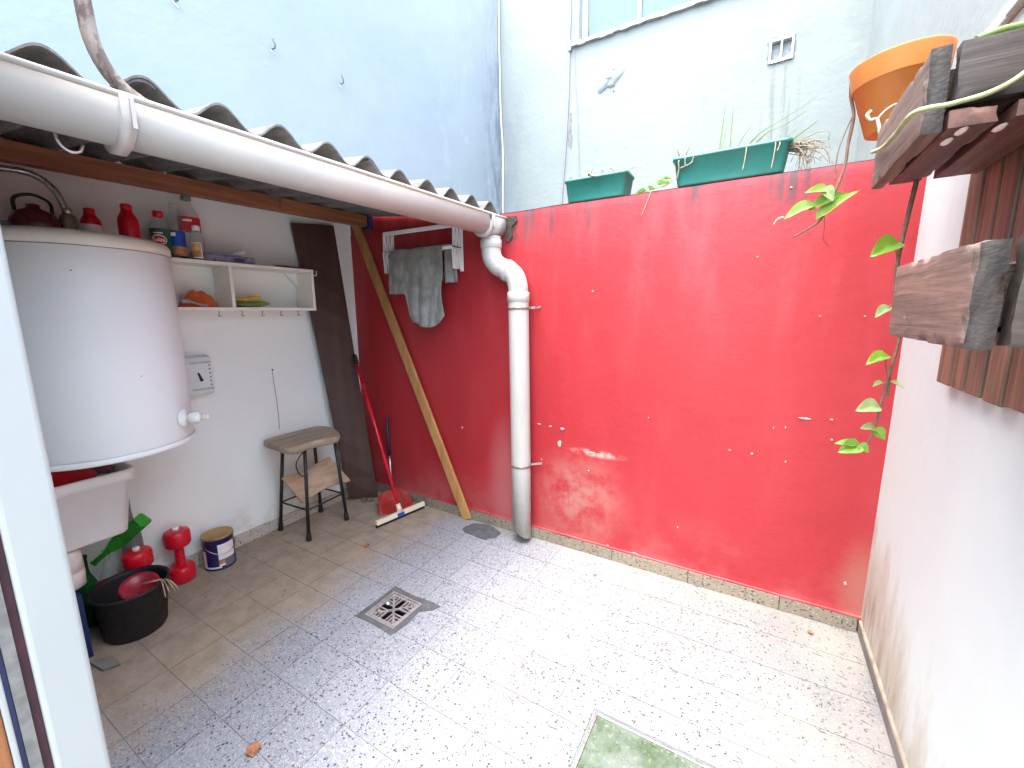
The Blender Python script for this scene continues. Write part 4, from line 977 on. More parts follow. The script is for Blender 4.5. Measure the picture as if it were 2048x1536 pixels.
# crate and jug carrying the tub
ctn = thing('storage_crate', (.2, -1.87, 0), 'blue plastic crate standing on the floor behind the black bucket', 'crate')
cr_ = MB()
for a, b in (((.03, -1.995, .001), (.36, -1.735, .012)), ((.03, -1.995, .012), (.04, -1.735, .285)), ((.35, -1.995, .012), (.36, -1.735, .285)), ((.04, -1.995, .012), (.35, -1.985, .285)), ((.04, -1.745, .012), (.35, -1.735, .285))): cr_.box(a, b)
obj('crate_body', cr_, M['blue_crate'], ctn)
jg = thing('jerrycan', (.2, -1.83, .29), 'cream plastic jerrycan on the blue crate supporting the white tub', 'jerrycan')
JC = (.215, -1.835)
rg = [rr_ring(*JC, .10, .115, .04, .2855), rr_ring(*JC, .12, .135, .05, .30), rr_ring(*JC, .122, .138, .05, .36), rr_ring(*JC, .117, .133, .05, .365), rr_ring(*JC, .122, .138, .05, .37), rr_ring(*JC, .120, .136, .05, .45), rr_ring(*JC, .10, .115, .045, .466)]
mb = loft(rg); mb.add(rg[-1], [tuple(range(len(rg[-1])))]); obj('can_body', mb, plain('cream_plastic', (.66, .61, .55), .45, .05, 8), jg)
# bottles and dumbbells by the wall
def glass_bottle(name, base, axis, L, r_, mat, label):
    ax = Vector(axis).normalized()
    pr = [(0, .001), (r_ * .8, .0), (r_, .008), (r_, L * .52), (r_ * .9, L * .60), (r_ * .45, L * .74), (r_ * .36, L * .80), (r_ * .36, L * .96), (r_ * .43, L * .965), (r_ * .43, L), (r_ * .28, L), (r_ * .26, L * .8)]
    return tag(obj(name, MB().lathe(base, pr, 20, ax), mat, None, base=base), label, 'bottle', 'glass bottles by the bucket')
glass_bottle('glass_bottle', (.115, -1.665, .002), (0, 0, 1), .335, .037, M['glass_dkgreen'], 'dark green bottle standing upright at the left of the black bucket')
glass_bottle('glass_bottle', (.145, -1.432, .430), (-.12, -.80, -.58), .255, .0325, M['glass_green'], 'bright green bottle lying aslant over the red dumbbells')
glass_bottle('glass_bottle', (.075, -1.590, .002), (.05, .03, 1), .315, .036, M['clear'], 'clear bottle standing behind the black bucket')
glass_bottle('glass_bottle', (.056, -1.478, .002), (-.01, .01, 1), .56, .040, M['glass_grey'], 'tall smoky bottle half hidden behind the white tub')
tag(obj('bottle_cap', MB().lathe((.158, -1.622, .002), [(0, .0), (.03, 0), (.032, .1), (.028, .20), (.0, .205)], 14), M['red_dull']), 'brownish red canister behind the rim of the black bucket', 'canister')
def dumbbell(x, y, lean, label):
    t = thing('dumbbell', (x, y, 0), label, 'dumbbell', 'red plastic dumbbells'); b = Vector((x, y, .001))
    obj('lower_weight', MB().lathe(b, [(0, 0), (.048, 0), (.057, .009), (.058, .070), (.052, .082), (.023, .088), (0, .088)], 20, sx=1.), M['red_plastic'], t)
    obj('grip', MB().lathe(b, [(.0235, .082), (.0215, .10), (.0215, .182), (.0235, .198)], 16), M['red_plastic'], t)
    obj('upper_weight', MB().lathe(b, [(0, .193), (.023, .193), (.050, .199), (.0575, .21), (.0575, .267), (.053, .279), (.046, .283), (0, .284)], 20), M['red_plastic'], t)
    obj('cap', MB().lathe(b, [(0, .283), (.0145, .283), (.0145, .298), (.012, .300), (0, .300)], 14), M['lbl_white'], t)
dumbbell(.090, -1.310, 0, 'red plastic dumbbell on end beside the paint can')
dumbbell(.148, -1.492, 0, 'red plastic dumbbell on end behind the black bucket')
# paint can
pc = thing('paint_can', (.108, -1.135, 0), 'navy and white paint tin with a gold lid against the left wall', 'paint can')
PB = Vector((.108, -1.135, .001)); PR = .073
obj('tin', MB().lathe(PB, [(0, 0), (PR, 0), (PR + .002, .003), (PR, .006), (PR, .176), (PR + .003, .180)], 36), M['can_blue'], pc)
obj('lid', MB().lathe(PB, [(PR + .001, .176), (PR + .004, .180), (PR + .003, .187), (PR - .004, .187), (PR - .007, .181), (0, .181)], 36), M['can_top'], pc)
def wrap(z0_, z1_, a0, a1, mat, rr=.0006): return obj('printed_panel', MB().lathe(PB, [(PR + rr, z0_), (PR + rr, z1_)], 14, arc=(R(a0), R(a1))), mat, pc)
wrap(.060, .148, -28, 42, M['lbl_white']); wrap(.022, .112, -112, -78, M['lbl_white']); wrap(.012, .022, -112, -20, M['lbl_white']); wrap(.012, .058, -5, 42, M['can_grey']); wrap(.034, .058, -28, -6, M['lbl_brown']); wrap(.0225, .0335, -28, -6, M['lbl_white']); wrap(.007, .030, -150, -112.5, M['lbl_amber'])
wrap(.122, .1225, -20, 30, M['dark_line'], .0012)
hd = [PB + Vector((math.cos(R(a)) * (PR + .004), math.sin(R(a)) * (PR + .004), .135 - .045 * math.sin(R((a + 75) * 180 / 150)))) for a in range(-75, 76, 10)]
obj('wire_handle', MB().tube(hd, .0018, 6), M['steel'], pc)
# black bucket, bowl, straw
bk_ = thing('rubber_bucket', (.30, -1.56, 0), 'round black rubber bucket on the floor by the doorway', 'bucket')
BB = Vector((.318, -1.578, .001))
obj('bucket_wall', MB().lathe(BB, [(0, .0), (.100, 0), (.108, .012), (.130, .205), (.140, .214), (.139, .221), (.128, .219), (.124, .205), (.102, .015), (0, .012)], 40), M['rubber'], bk_)
bw_ = MB().lathe(BB + Vector((.04, .02, .205)), [(0, -.03), (.03, -.028), (.055, -.012), (.067, .010), (.070, .012), (.068, .015), (.055, .004), (.03, -.010), (0, -.014)], 30, (.40, -.12, .93))
tag(obj('bowl', bw_, M['red_bowl']), 'dark red bowl lying in the black bucket', 'bowl')
st = MB()
for i in range(9):
    a = random.uniform(-.4, 1.1); L = random.uniform(.05, .085); p = BB + Vector((.098, .075, .226))
    st.tube(crv([p, p + Vector((math.cos(a) * L * .5 + .01, math.sin(a) * L * .5, .006)), p + Vector((math.cos(a) * L + .015, math.sin(a) * L, -.018 - random.random() * .03))], 4), [.0025] * 8 + [.0012], 5)
st.tube([BB + Vector((.05, .03, .218)), BB + Vector((.10, .08, .228))], .004, 6)
tag(obj('straw_bundle', st, M['straw']), 'frayed straw ends hanging over the rim of the black bucket', 'straw')
tag(obj('paper_scrap', MB().prism([(.40, -1.76, .002), (.50, -1.745, .002), (.52, -1.70, .002), (.44, -1.70, .002)], (.004, 0, .012)), plain('grey_scrap', (.20, .20, .17), .8)), 'small grey flat scrap on the floor below the black bucket', 'scrap')

# ---------------------------------------------------------------- stool
sto = thing('stool', (.19, -.59, 0), 'wooden-topped bar stool with black metal legs against the left wall', 'stool')
feet = [(.040, -.748), (.318, -.735), (.040, -.452), (.300, -.440)]; tops = [(.105, -.715), (.300, -.695), (.105, -.500), (.285, -.475)]
for (fx, fy), (tx, ty) in zip(feet, tops):
    lg = obj('leg', MB().tube([(fx, fy, .012), (tx, ty, .578)], .0105, 12), M['black'], sto)
    obj('foot_cap', MB().lathe((fx, fy, .001), [(0, 0), (.016, 0), (.0165, .006), (.014, .045), (.0105, .055)], 12, (tx - fx, ty - fy, .57)), M['rubber'], lg)
def lp(i, z):
    (fx, fy), (tx, ty) = feet[i], tops[i]; t = (z - .012) / .566; return Vector((fx + (tx - fx) * t, fy + (ty - fy) * t, z))
for a, b in ((0, 1), (2, 3), (0, 2), (1, 3)):
    obj('foot_rail', MB().tube([lp(a, .195), lp(b, .195)], .0055, 8), M['black'], sto)
outline = [(.024, -.60), (.026, -.755), (.050, -.800), (.12, -.812), (.20, -.812), (.285, -.825), (.350, -.80), (.362, -.77), (.346, -.72), (.345, -.65), (.362, -.60), (.376, -.54), (.372, -.505), (.330, -.465), (.26, -.425), (.17, -.392), (.10, -.392), (.045, -.42), (.028, -.48)]
so_ = crv([(x, y, 0) for x, y in outline] + [(outline[0][0], outline[0][1], 0)], 4)[:-1]
def sring(k, z): c = Vector((.2, -.6, 0)); return [tuple(c + (p - c) * k + Vector((0, 0, z))) for p in so_]
rg = [sring(.90, .579), sring(.965, .584), sring(1.0, .598), sring(1.0, .612), sring(.98, .622), sring(.94, .626)]
mb = loft(rg); mb.add(rg[-1], [tuple(range(len(rg[-1])))]); obj('seat', mb, M['seatw'], sto)
obj('support_bracket', MB().tube(crv([(.27, -.62, .577), (.285, -.70, .555), (.270, -.74, .49), (.24, -.70, .40), (.19, -.62, .36)], 6), .0035, 6), M['black'], sto)
bd = MB()
top_l, bot_l, bot_r, top_r = Vector((.115, -.748, .375)), Vector((.215, -.690, .208)), Vector((.275, -.365, .250)), Vector((.150, -.425, .425))
def bdf(u, v):
    a = top_l.lerp(top_r, u); b = bot_l.lerp(bot_r, u); p = a.lerp(b, v); dip = .022 * math.sin(u * math.pi) ** 2
    if v < .5: p.z -= dip * (1 - v * 2)
    else: p.z += dip * .9 * (v * 2 - 1)
    p += Vector((.04, -.02, 0)) * (math.sin(u * math.pi) * -.35); return p
nu = 16; fr = [bdf(i / nu, v) for i in range(nu + 1) for v in (0, 1)]; nn = Vector((.020, -.008, .012)); bkk = [p - nn for p in fr]
V = fr + bkk; o_ = len(fr); F = []
for i in range(nu):
    a = 2 * i; F += [(a, a + 1, a + 3, a + 2), (o_ + a + 2, o_ + a + 3, o_ + a + 1, o_ + a), (a, a + 2, o_ + a + 2, o_ + a), (a + 3, a + 1, o_ + a + 1, o_ + a + 3)]
F += [(0, o_, o_ + 1, 1), (2 * nu, 2 * nu + 1, o_ + 2 * nu + 1, o_ + 2 * nu)]
bd.add(V, F); tag(obj('backrest_board', bd, M['boardw'], None, .003), 'shaped light wooden board resting aslant on the stool rails', 'board')

# ---------------------------------------------------------------- squeegee and dustpan
sq = thing('squeegee', (.6, -.2, 0), 'floor squeegee with a red pole leaning in the corner', 'squeegee')
A, B = Vector((.568, -.422, .022)), Vector((.640, -.045, .022)); d = (B - A).normalized(); mid = A.lerp(B, .48); sd_ = Vector((d.y, -d.x, 0))
obj('head', MB().hexa([A + sd_ * -.016, A + sd_ * .016, B + sd_ * .016, B + sd_ * -.016, A + sd_ * -.010 + Vector((0, 0, .030)), A + sd_ * .010 + Vector((0, 0, .030)), B + sd_ * .010 + Vector((0, 0, .030)), B + sd_ * -.010 + Vector((0, 0, .030))]), M['squeegee'], sq, .004)
obj('rubber_blade', MB().box((0, 0, 0), (0, 0, 0)) if 0 else MB().hexa([A + sd_ * -.004 + Vector((0, 0, -.021)), A + sd_ * .004 + Vector((0, 0, -.021)), B + sd_ * .004 + Vector((0, 0, -.021)), B + sd_ * -.004 + Vector((0, 0, -.021)), A + sd_ * -.004, A + sd_ * .004, B + sd_ * .004, B + sd_ * -.004]), M['rubber'], sq)
obj('sticker', MB().hexa([mid + sd_ * .0165 - d * .03 + Vector((0, 0, .004)), mid + sd_ * .0175 - d * .03 + Vector((0, 0, .004)), mid + sd_ * .0175 + d * .025 + Vector((0, 0, .004)), mid + sd_ * .0165 + d * .025 + Vector((0, 0, .004)), mid + sd_ * .0125 - d * .03 + Vector((0, 0, .024)), mid + sd_ * .0137 - d * .03 + Vector((0, 0, .024)), mid + sd_ * .0137 + d * .025 + Vector((0, 0, .024)), mid + sd_ * .0125 + d * .025 + Vector((0, 0, .024))]), M['lbl_blue'], sq)
ht_ = Vector((.135, -.150, 1.10)); hb_ = mid + Vector((0, 0, .03))
obj('socket', MB().tube([hb_ - Vector((0, 0, .004)), hb_.lerp(ht_, .045)], [.019, .015], 12), M['squeegee'], sq)
obj('pole', MB().tube([hb_.lerp(ht_, .03), hb_.lerp(ht_, .94)], .0115, 12), M['red_plastic'], sq)
obj('grip', MB().tube([hb_.lerp(ht_, .935), hb_.lerp(ht_, .95), hb_.lerp(ht_, .99), ht_], [.0145, .0155, .0155, .010], 12), M['rubber'], sq)
dpn = thing('dustpan', (.42, -.13, 0), 'dull red dustpan standing in the corner behind the squeegee', 'dustpan')
dp_c = Vector((.345, -.062, .003))
fx = Vector((.80, -.60, 0)); fy = Vector((.60, .80, 0))       # fx points to the open mouth
def dpw(a, b, z): return dp_c + fx * a + fy * b + Vector((0, 0, z))
rim = [(.225 - .125 * i / 6, -.098 - .006 * (1 - i / 6)) for i in range(6)] + [(.10 - .10 * math.sin(q), -.098 * math.cos(q)) for q in [math.pi * i / 14 for i in range(15)]] + [(.10 + .125 * i / 6, .098 + .006 * i / 6) for i in range(1, 7)]
V0, V1, V2 = [], [], []
for a, b in rim:
    k = min(1, max(0, (.225 - a) / .225)); h = .010 + .068 * k ** .8; ln = max(.001, math.hypot(a - .10, b)); oa, ob = ((a - .10) / ln, b / ln) if a < .10 else (0, math.copysign(1, b))
    V0.append(dpw(a - oa * .012, b - ob * .012, 0)); V1.append(dpw(a + oa * .008, b + ob * .008, h)); V2.append(dpw(a + oa * .016, b + ob * .016, h - .002))
pan = MB(); n = len(rim)
pan.add(V0 + V1 + V2, [(r_ * n + i, r_ * n + i + 1, (r_ + 1) * n + i + 1, (r_ + 1) * n + i) for r_ in (0, 1) for i in range(n - 1)], True)
pan.add(V0, [tuple(range(n))]); obj('pan', pan, M['red_dull'], dpn, solid=.0025)
hs0 = dpw(-.012, 0, .078); hs1 = Vector((.312, -.040, .34)); hs2 = Vector((.296, -.030, .63))
obj('handle_tube', MB().tube([hs0, hs1], .009, 10), M['steel'], dpn)
obj('handle_grip', MB().tube([hs1, hs1.lerp(hs2, .5), hs2], [.012, .013, .011], 10), M['purple'], dpn)

# ---------------------------------------------------------------- floor drain, cement, hatch, litter
dr = thing('floor_drain', (1.232, -.913, -.1), 'square metal floor drain grate with herringbone slots', 'drain')
a0, b0, a1, b1 = DR
sm = MB()
for p, q in (((a0, b0, -.15), (a1, b1, -.14)), ((a0, b0, -.14), (a0 + .004, b1, -.012)), ((a1 - .004, b0, -.14), (a1, b1, -.012)), ((a0 + .004, b0, -.14), (a1 - .004, b0 + .004, -.012)), ((a0 + .004, b1 - .004, -.14), (a1 - .004, b1, -.012))): sm.box(p, q)
obj('sump', sm, M['dark_line'], dr)
fm = MB()
for p, q in (((a0, b0), (a0 + .010, b1)), ((a1 - .010, b0), (a1, b1)), ((a0 + .010, b0), (a1 - .010, b0 + .010)), ((a0 + .010, b1 - .010), (a1 - .010, b1))): fm.box((p[0], p[1], -.011), (q[0], q[1], .0015))
obj('frame', fm, M['zinc'], dr, .001)
gr = MB(); gx, gy = (a0 + a1) / 2, (b0 + b1) / 2; hw_ = .0825
for p, q in (((-hw_, -hw_), (-hw_ + .010, hw_)), ((hw_ - .010, -hw_), (hw_, hw_)), ((-hw_ + .010, -hw_), (hw_ - .010, -hw_ + .010)), ((-hw_ + .010, hw_ - .010), (hw_ - .010, hw_))):
    gr.box((gx + p[0], gy + p[1], -.009), (gx + q[0], gy + q[1], -.001))
L = hw_ - .008
for sx, sy in ((1, 1), (-1, -1), (1, -1), (-1, 1)):
    gr.bar((gx, gy, -.0055), (gx + sx * L, gy + sy * L, -.0055), .009, .0078, (-sy, sx, 0))
for i in range(-4, 5):                        # herringbone: bars of each quarter run to the edge
    if i == 0: continue
    t = i * .0175
    for s_ in (1, -1):
        gr.bar((gx + t, gy + s_ * abs(t), -.0055), (gx + t, gy + s_ * L, -.0055), .0065, .0075, (1, 0, 0))
        gr.bar((gx + s_ * abs(t), gy + t, -.0056), (gx + s_ * L, gy + t, -.0056), .0065, .0073, (0, 1, 0))
obj('grate', gr, M['zinc'], dr)
cs = MB()
ring_o = [(a0 - .028, b0 - .030), (a0 + .1, b0 - .024), (a1 + .02, b0 - .033), (a1 + .034, b0 + .05), (a1 + .026, b1 - .05), (a1 + .072, b1 - .012), (a1 + .090, b1 + .03), (a1 + .045, b1 + .034), (a0 + .10, b1 + .024), (a0 - .022, b1 + .030), (a0 - .02, gy)]
ring_i = [(a0, b0), (gx, b0), (a1, b0), (a1, b0 + .06), (a1, b1 - .06), (a1, b1 - .03), (a1, b1), (a1 - .02, b1), (gx, b1), (a0, b1), (a0, gy)]
n = len(ring_o); cs.add([(x, y, .0012) for x, y in ring_o] + [(x, y, .0022) for x, y in ring_i], [(i, (i + 1) % n, n + (i + 1) % n, n + i) for i in range(n)])
obj('cement_surround', cs, M['cement'], dr, solid=.0012)
for p, m_, lb in (((1.190, -.966, .003), M['straw'], 'pale yellow pebble on the drain grate'), ((1.186, -.905, .003), M['lbl_white'], 'white pebble on the drain grate')):
    tag(obj('pebble', MB().lathe(p, [(0, -.003), (.007, 0), (.0085, .004), (.005, .009), (0, .010)], 7), m_), lb, 'pebble')
ce = MB(); c0 = Vector((1.185, -.108, 0)); ol = []
for i in range(26):
    a = 2 * math.pi * i / 26; rr = 1 + .22 * mnoise.noise(Vector((math.cos(a) * 2, math.sin(a) * 2, 3.3))) + .1 * mnoise.noise(Vector((math.cos(a) * 6, math.sin(a) * 6, 1)))
    ol.append((c0.x + math.cos(a) * .135 * rr, min(-.016, c0.y + math.sin(a) * .085 * rr), .0012))
ci = [(c0.x + (x - c0.x) * .8, c0.y + (y - c0.y) * .8, .0045) for x, y, z in ol]
n = len(ol); ce.add(ol + ci, [(i, (i + 1) % n, n + (i + 1) % n, n + i) for i in range(n)] + [tuple(range(n, 2 * n))])
tag(obj('cement_patch', ce, M['cement']), 'dark grey cement patch on the floor beside the downpipe', 'patch')
hp_ = thing('glass_hatch', (2.55, -1.2, 0), 'mossy green glass floor hatch in a metal frame', 'hatch')
a0, b0, a1, b1 = HT
f1, f2 = MB(), MB()
for p, q in (((a0, b0), (a0 + .010, b1)), ((a1 - .010, b0), (a1, b1)), ((a0 + .010, b0), (a1 - .010, b0 + .010)), ((a0 + .010, b1 - .010), (a1 - .010, b1))): f1.box((p[0], p[1], -.15), (q[0], q[1], -.004))
obj('rebate', f1, M['hook_grey'], hp_)
k = .010
for p, q in (((a0 + k, b0 + k), (a0 + k + .007, b1 - k)), ((a1 - k - .007, b0 + k), (a1 - k, b1 - k)), ((a0 + k + .007, b0 + k), (a1 - k - .007, b0 + k + .007)), ((a0 + k + .007, b1 - k - .007), (a1 - k - .007, b1 - k))): f2.box((p[0], p[1], -.05), (q[0], q[1], .0005))
obj('frame', f2, M['steel'], hp_, .001)
obj('pane', MB().box((a0 + k + .0075, b0 + k + .0075, -.03), (a1 - k - .0075, b1 - k - .0075, -.004)), M['moss'], hp_, .001)
def dead_leaf(x, y, s_, rot, label):
    def f(u, v):
        a = (u - .5) * 2; wdt = math.sin(math.pi * min(1, max(0, v))) ** .8 * .42
        p = Vector((a * wdt * s_, (v - .5) * s_, .003 + abs(a) * .18 * s_ * wdt * 2 + .004 * math.sin(v * 9)))
        return (x + p.x * math.cos(rot) - p.y * math.sin(rot), y + p.x * math.sin(rot) + p.y * math.cos(rot), p.z)
    tag(obj('dead_leaf', MB().grid(f, 6, 8), M['deadleaf']), label, 'leaf', 'dead leaves on the floor')
dead_leaf(1.329, -1.615, .052, 1.1, 'curled brown leaf on the tiles at the bottom of the picture')
dead_leaf(.684, -.603, .045, .4, 'orange-brown leaf on the dirty floor near the stool')
dead_leaf(1.979, -.194, .024, 2.0, 'tiny brown leaf on the tiles near the red wall')
dead_leaf(2.93, -.115, .03, .7, 'small curled leaf by the red wall near the right corner')
dead_leaf(2.60, -.985, .05, 2.6, 'narrow dark leaf on the edge of the mossy hatch')
lt = MB()
for i in range(210):
    if i < 150: x, y = random.uniform(1.75, 3.08), random.uniform(-1.6, -.03)
    elif i < 190: x, y = 3.09 - abs(random.gauss(0, .09)), random.uniform(-1.3, -.03)
    else: x, y = random.uniform(.3, 1.9), random.uniform(-1.7, -.1)
    if HT[0] < x < HT[2] and HT[1] < y < HT[3]: continue
    a = random.uniform(-.9, .9) + 2.3; L = random.choice((.008, .012, .016, .022, .03)); c = random.gauss(0, .004)
    p0 = Vector((x, y, .0018)); p2 = p0 + Vector((math.cos(a) * L, math.sin(a) * L, 0)); p1 = (p0 + p2) / 2 + Vector((-math.sin(a) * c, math.cos(a) * c, .001))
    lt.tube([p0, p1, p2], [.0006, .0011, .0005], 4)
tag(obj('floor_litter', lt, plain('dry_litter', (.13, .10, .075), .8, .3, 60)), kind='stuff')

# ---------------------------------------------------------------- planters on the red wall
def planter(x0, x1, y0, y1, z0, h, label, dent=False, gname='green planters on the red wall'):
    t = thing('planter_box', ((x0 + x1) / 2, (y0 + y1) / 2, z0), label, 'planter', gname)
    cx, cy, hx, hy = (x0 + x1) / 2, (y0 + y1) / 2, (x1 - x0) / 2, (y1 - y0) / 2
    rg = [rr_ring(cx, cy, hx * .88, hy * .80, .018, z0, 3), rr_ring(cx, cy, hx * .90, hy * .82, .02, z0 + .008, 3), rr_ring(cx, cy, hx * .965, hy * .94, .02, z0 + h - .014, 3), rr_ring(cx, cy, hx, hy, .022, z0 + h - .012, 3), rr_ring(cx, cy, hx, hy, .022, z0 + h, 3), rr_ring(cx, cy, hx * .955, hy * .92, .02, z0 + h, 3), rr_ring(cx, cy, hx * .92, hy * .86, .02, z0 + h - .03, 3)]
    obj('box_shell', loft(rg), M['green_box'], t)
    so2 = MB(); r6 = rr_ring(cx, cy, hx * .925, hy * .87, .02, z0 + h - .022, 3); so2.add(r6, [tuple(range(len(r6)))]); obj('soil', so2, M['soil'], t)
    return t
planter(1.684, 2.020, -.005, .150, H + .006, .112, 'smaller green plastic planter box on the red wall')
planter(2.225, 2.690, -.008, .150, H + .006, .125, 'larger green plastic planter box on the red wall with grass')
def ribbon(pts, w0, n=6):
    P_ = crv(pts, n); V = []; mb = MB()
    for i, p in enumerate(P_):
        t = i / (len(P_) - 1); wdt = w0 * (1 - t) ** .6 * min(1, .5 + t * 4); V += [p + Vector((wdt, .3 * wdt, 0)), p + Vector((0, 0, wdt * .35)), p - Vector((wdt, .3 * wdt, 0))]
    return mb.add(V, [(3 * i + k, 3 * i + k + 1, 3 * i + k + 4, 3 * i + k + 3) for i in range(len(P_) - 1) for k in (0, 1)], True)
gp_ = thing('grass_plant', (2.52, .06, H + .1), 'thin green grass blades growing from the larger planter', 'grass')
zt = H + .105
for pts, wd in (([(2.412, .06, zt), (2.42, .06, 2.20), (2.427, .06, 2.31)], .004), ([(2.456, .07, zt), (2.455, .07, 2.18), (2.458, .06, 2.285)], .0035), ([(2.42, .07, zt), (2.43, .08, 2.17), (2.455, .08, 2.24)], .002), ([(2.47, .06, zt), (2.50, .06, 2.13), (2.545, .05, 2.185)], .0025),
                ([(2.50, .05, zt), (2.56, .02, 2.12), (2.64, -.01, 2.15), (2.76, -.03, 2.205)], .0045), ([(2.52, .05, zt), (2.59, .02, 2.12), (2.66, 0, 2.135), (2.735, 0, 2.178)], .0045), ([(2.66, .04, zt), (2.70, .03, 2.09), (2.735, .02, 2.11), (2.775, .02, 2.138)], .006),
                ([(2.66, .06, zt), (2.71, .05, 2.09), (2.77, .03, 2.088), (2.81, .02, 2.075)], .003), ([(2.40, .05, zt), (2.385, .05, 2.09)], .002), ([(2.64, .06, zt), (2.67, .05, 2.10), (2.70, .05, 2.125), (2.715, .05, 2.12)], .002)):
    obj('grass_blade', ribbon(pts, wd), M['grass'], gp_)
rt_ = MB(); random.seed(21)
for i in range(46):
    p = Vector((2.675 + random.uniform(-.01, .02), .03 + random.uniform(-.02, .05), zt + random.uniform(-.01, .01))); L = random.uniform(.08, .17)
    q = p + Vector((random.uniform(.02, .12), random.uniform(-.06, .03), random.uniform(-.04, .015))); e = q + Vector((random.uniform(-.03, .05), random.uniform(-.03, .02), random.uniform(-.11, -.01)))
    rt_.tube(crv([p, q, e], 4), [.0018] * 5 + [.0011] * 4, 4)
tag(obj('dry_roots', rt_, M['drystem']), 'tangle of dry thin stems spilling from the right end of the larger planter', 'dry plant')
rt_ = MB()
for pts in ([(2.26, .02, zt + .02), (2.255, -.014, 2.06), (2.258, -.016, 2.02), (2.25, -.013, 1.985)], [(2.262, -.015, 2.03), (2.285, -.018, 2.035), (2.31, -.018, 2.045), (2.318, -.018, 2.068)], [(2.285, -.018, 2.035), (2.282, -.018, 2.07)], [(2.26, .02, zt + .01), (2.25, .01, 2.10), (2.24, .01, 2.125)], [(2.265, .02, zt + .01), (2.285, .01, 2.10), (2.292, .01, 2.125)]):
    rt_.tube(crv(pts, 5), .0032, 5)
tag(obj('dry_twig', rt_, M['drystem']), 'pale dry twigs over the left corner of the larger planter', 'twig')
rt_ = MB()
for x, y0_, L in ((2.52, -.010, .075), (2.625, -.011, .085), (2.64, -.011, .02)):
    rt_.tube(crv([(x, .01, zt + .02), (x + .004, -.014, zt + .008), (x + .001, -.016, zt - L * .5), (x - .004, -.015, zt - L)], 5), .002, 5)
tag(obj('dry_tendril', rt_, M['straw']), 'dry root strands hanging down the front of the larger planter', 'roots')
rt_ = MB()
for i in range(26):
    p = Vector((random.uniform(1.70, 2.0), random.uniform(-.002, .10), H + .116)); a = random.uniform(0, 6.28); L = random.uniform(.02, .06)
    rt_.tube(crv([p, p + Vector((math.cos(a) * L * .6, math.sin(a) * L * .3, random.uniform(.008, .026))), p + Vector((math.cos(a) * L, math.sin(a) * L * .5, random.uniform(-.004, .022)))], 3), .0022, 4)
rt_.tube([(1.80, .03, H + .10), (1.825, .0, 2.088), (1.845, -.02, 2.063), (1.875, -.025, 2.055)], .0045, 5); rt_.tube([(1.815, .02, 2.07), (1.835, .02, 2.115)], .003, 5); rt_.tube(crv([(1.99, .02, H + .10), (2.03, .0, 2.068), (2.06, -.01, 2.072)], 4), .0015, 4)
tag(obj('dry_stubble', rt_, M['drystem']), kind='stuff')
def leaf(parent, base, tip, wdt, mat, cup=.25, up=(0, 0, 1), name='leaf'):
    b, t = Vector(base), Vector(tip); d = t - b; L = d.length; d.normalize(); s_ = d.cross(Vector(up)).normalized(); n_ = s_.cross(d)
    def f(u, v):
        a = (u - .5) * 2
        shp = (math.sin(math.pi * v ** .62) ** .75) * (1 - .35 * v) if 0 < v < 1 else 0
        back = -.10 * L * (1 - v) ** 4 * abs(a) * 1.6
        p = b + d * (L * v + back) + s_ * (a * wdt / 2 * shp * 1.15) + n_ * (abs(a) * wdt * cup * shp - .10 * L * v * v + .02 * wdt * math.sin(v * 9 + a * 3))
        return p
    return obj(name, MB().grid(f, 8, 10), mat, parent)
iv = thing('ivy_sprig', (2.15, .05, H), 'small ivy sprig between the two green planters', 'ivy')
obj('runner', MB().tube(crv([(2.06, .03, H + .008), (2.12, .02, H + .014), (2.18, .02, H + .02), (2.235, .02, H + .04)], 5), .002, 5), M['stem_green'], iv)
for b, t, wd, mt in (((2.10, .02, H + .012), (2.055, .0, H + .004), .04, 'ivy'), ((2.13, .02, H + .016), (2.165, -.012, H + .010), .045, 'ivy'), ((2.17, .02, H + .03), (2.225, -.01, H + .028), .05, 'ivy'), ((2.13, .03, H + .03), (2.10, .02, H + .022), .03, 'leaf2'), ((2.20, .03, H + .055), (2.165, .01, H + .045), .035, 'leaf2'), ((2.20, .02, H + .05), (2.235, .0, H + .045), .03, 'ivy')):
    leaf(iv, b, t, wd, M[mt], .35)
obj('dead_strand', MB().tube(crv([(2.14, .0, H + .012), (2.13, -.012, H - .02), (2.11, -.012, H - .075), (2.095, -.011, H - .105)], 5), .0013, 4), M['straw'], iv)

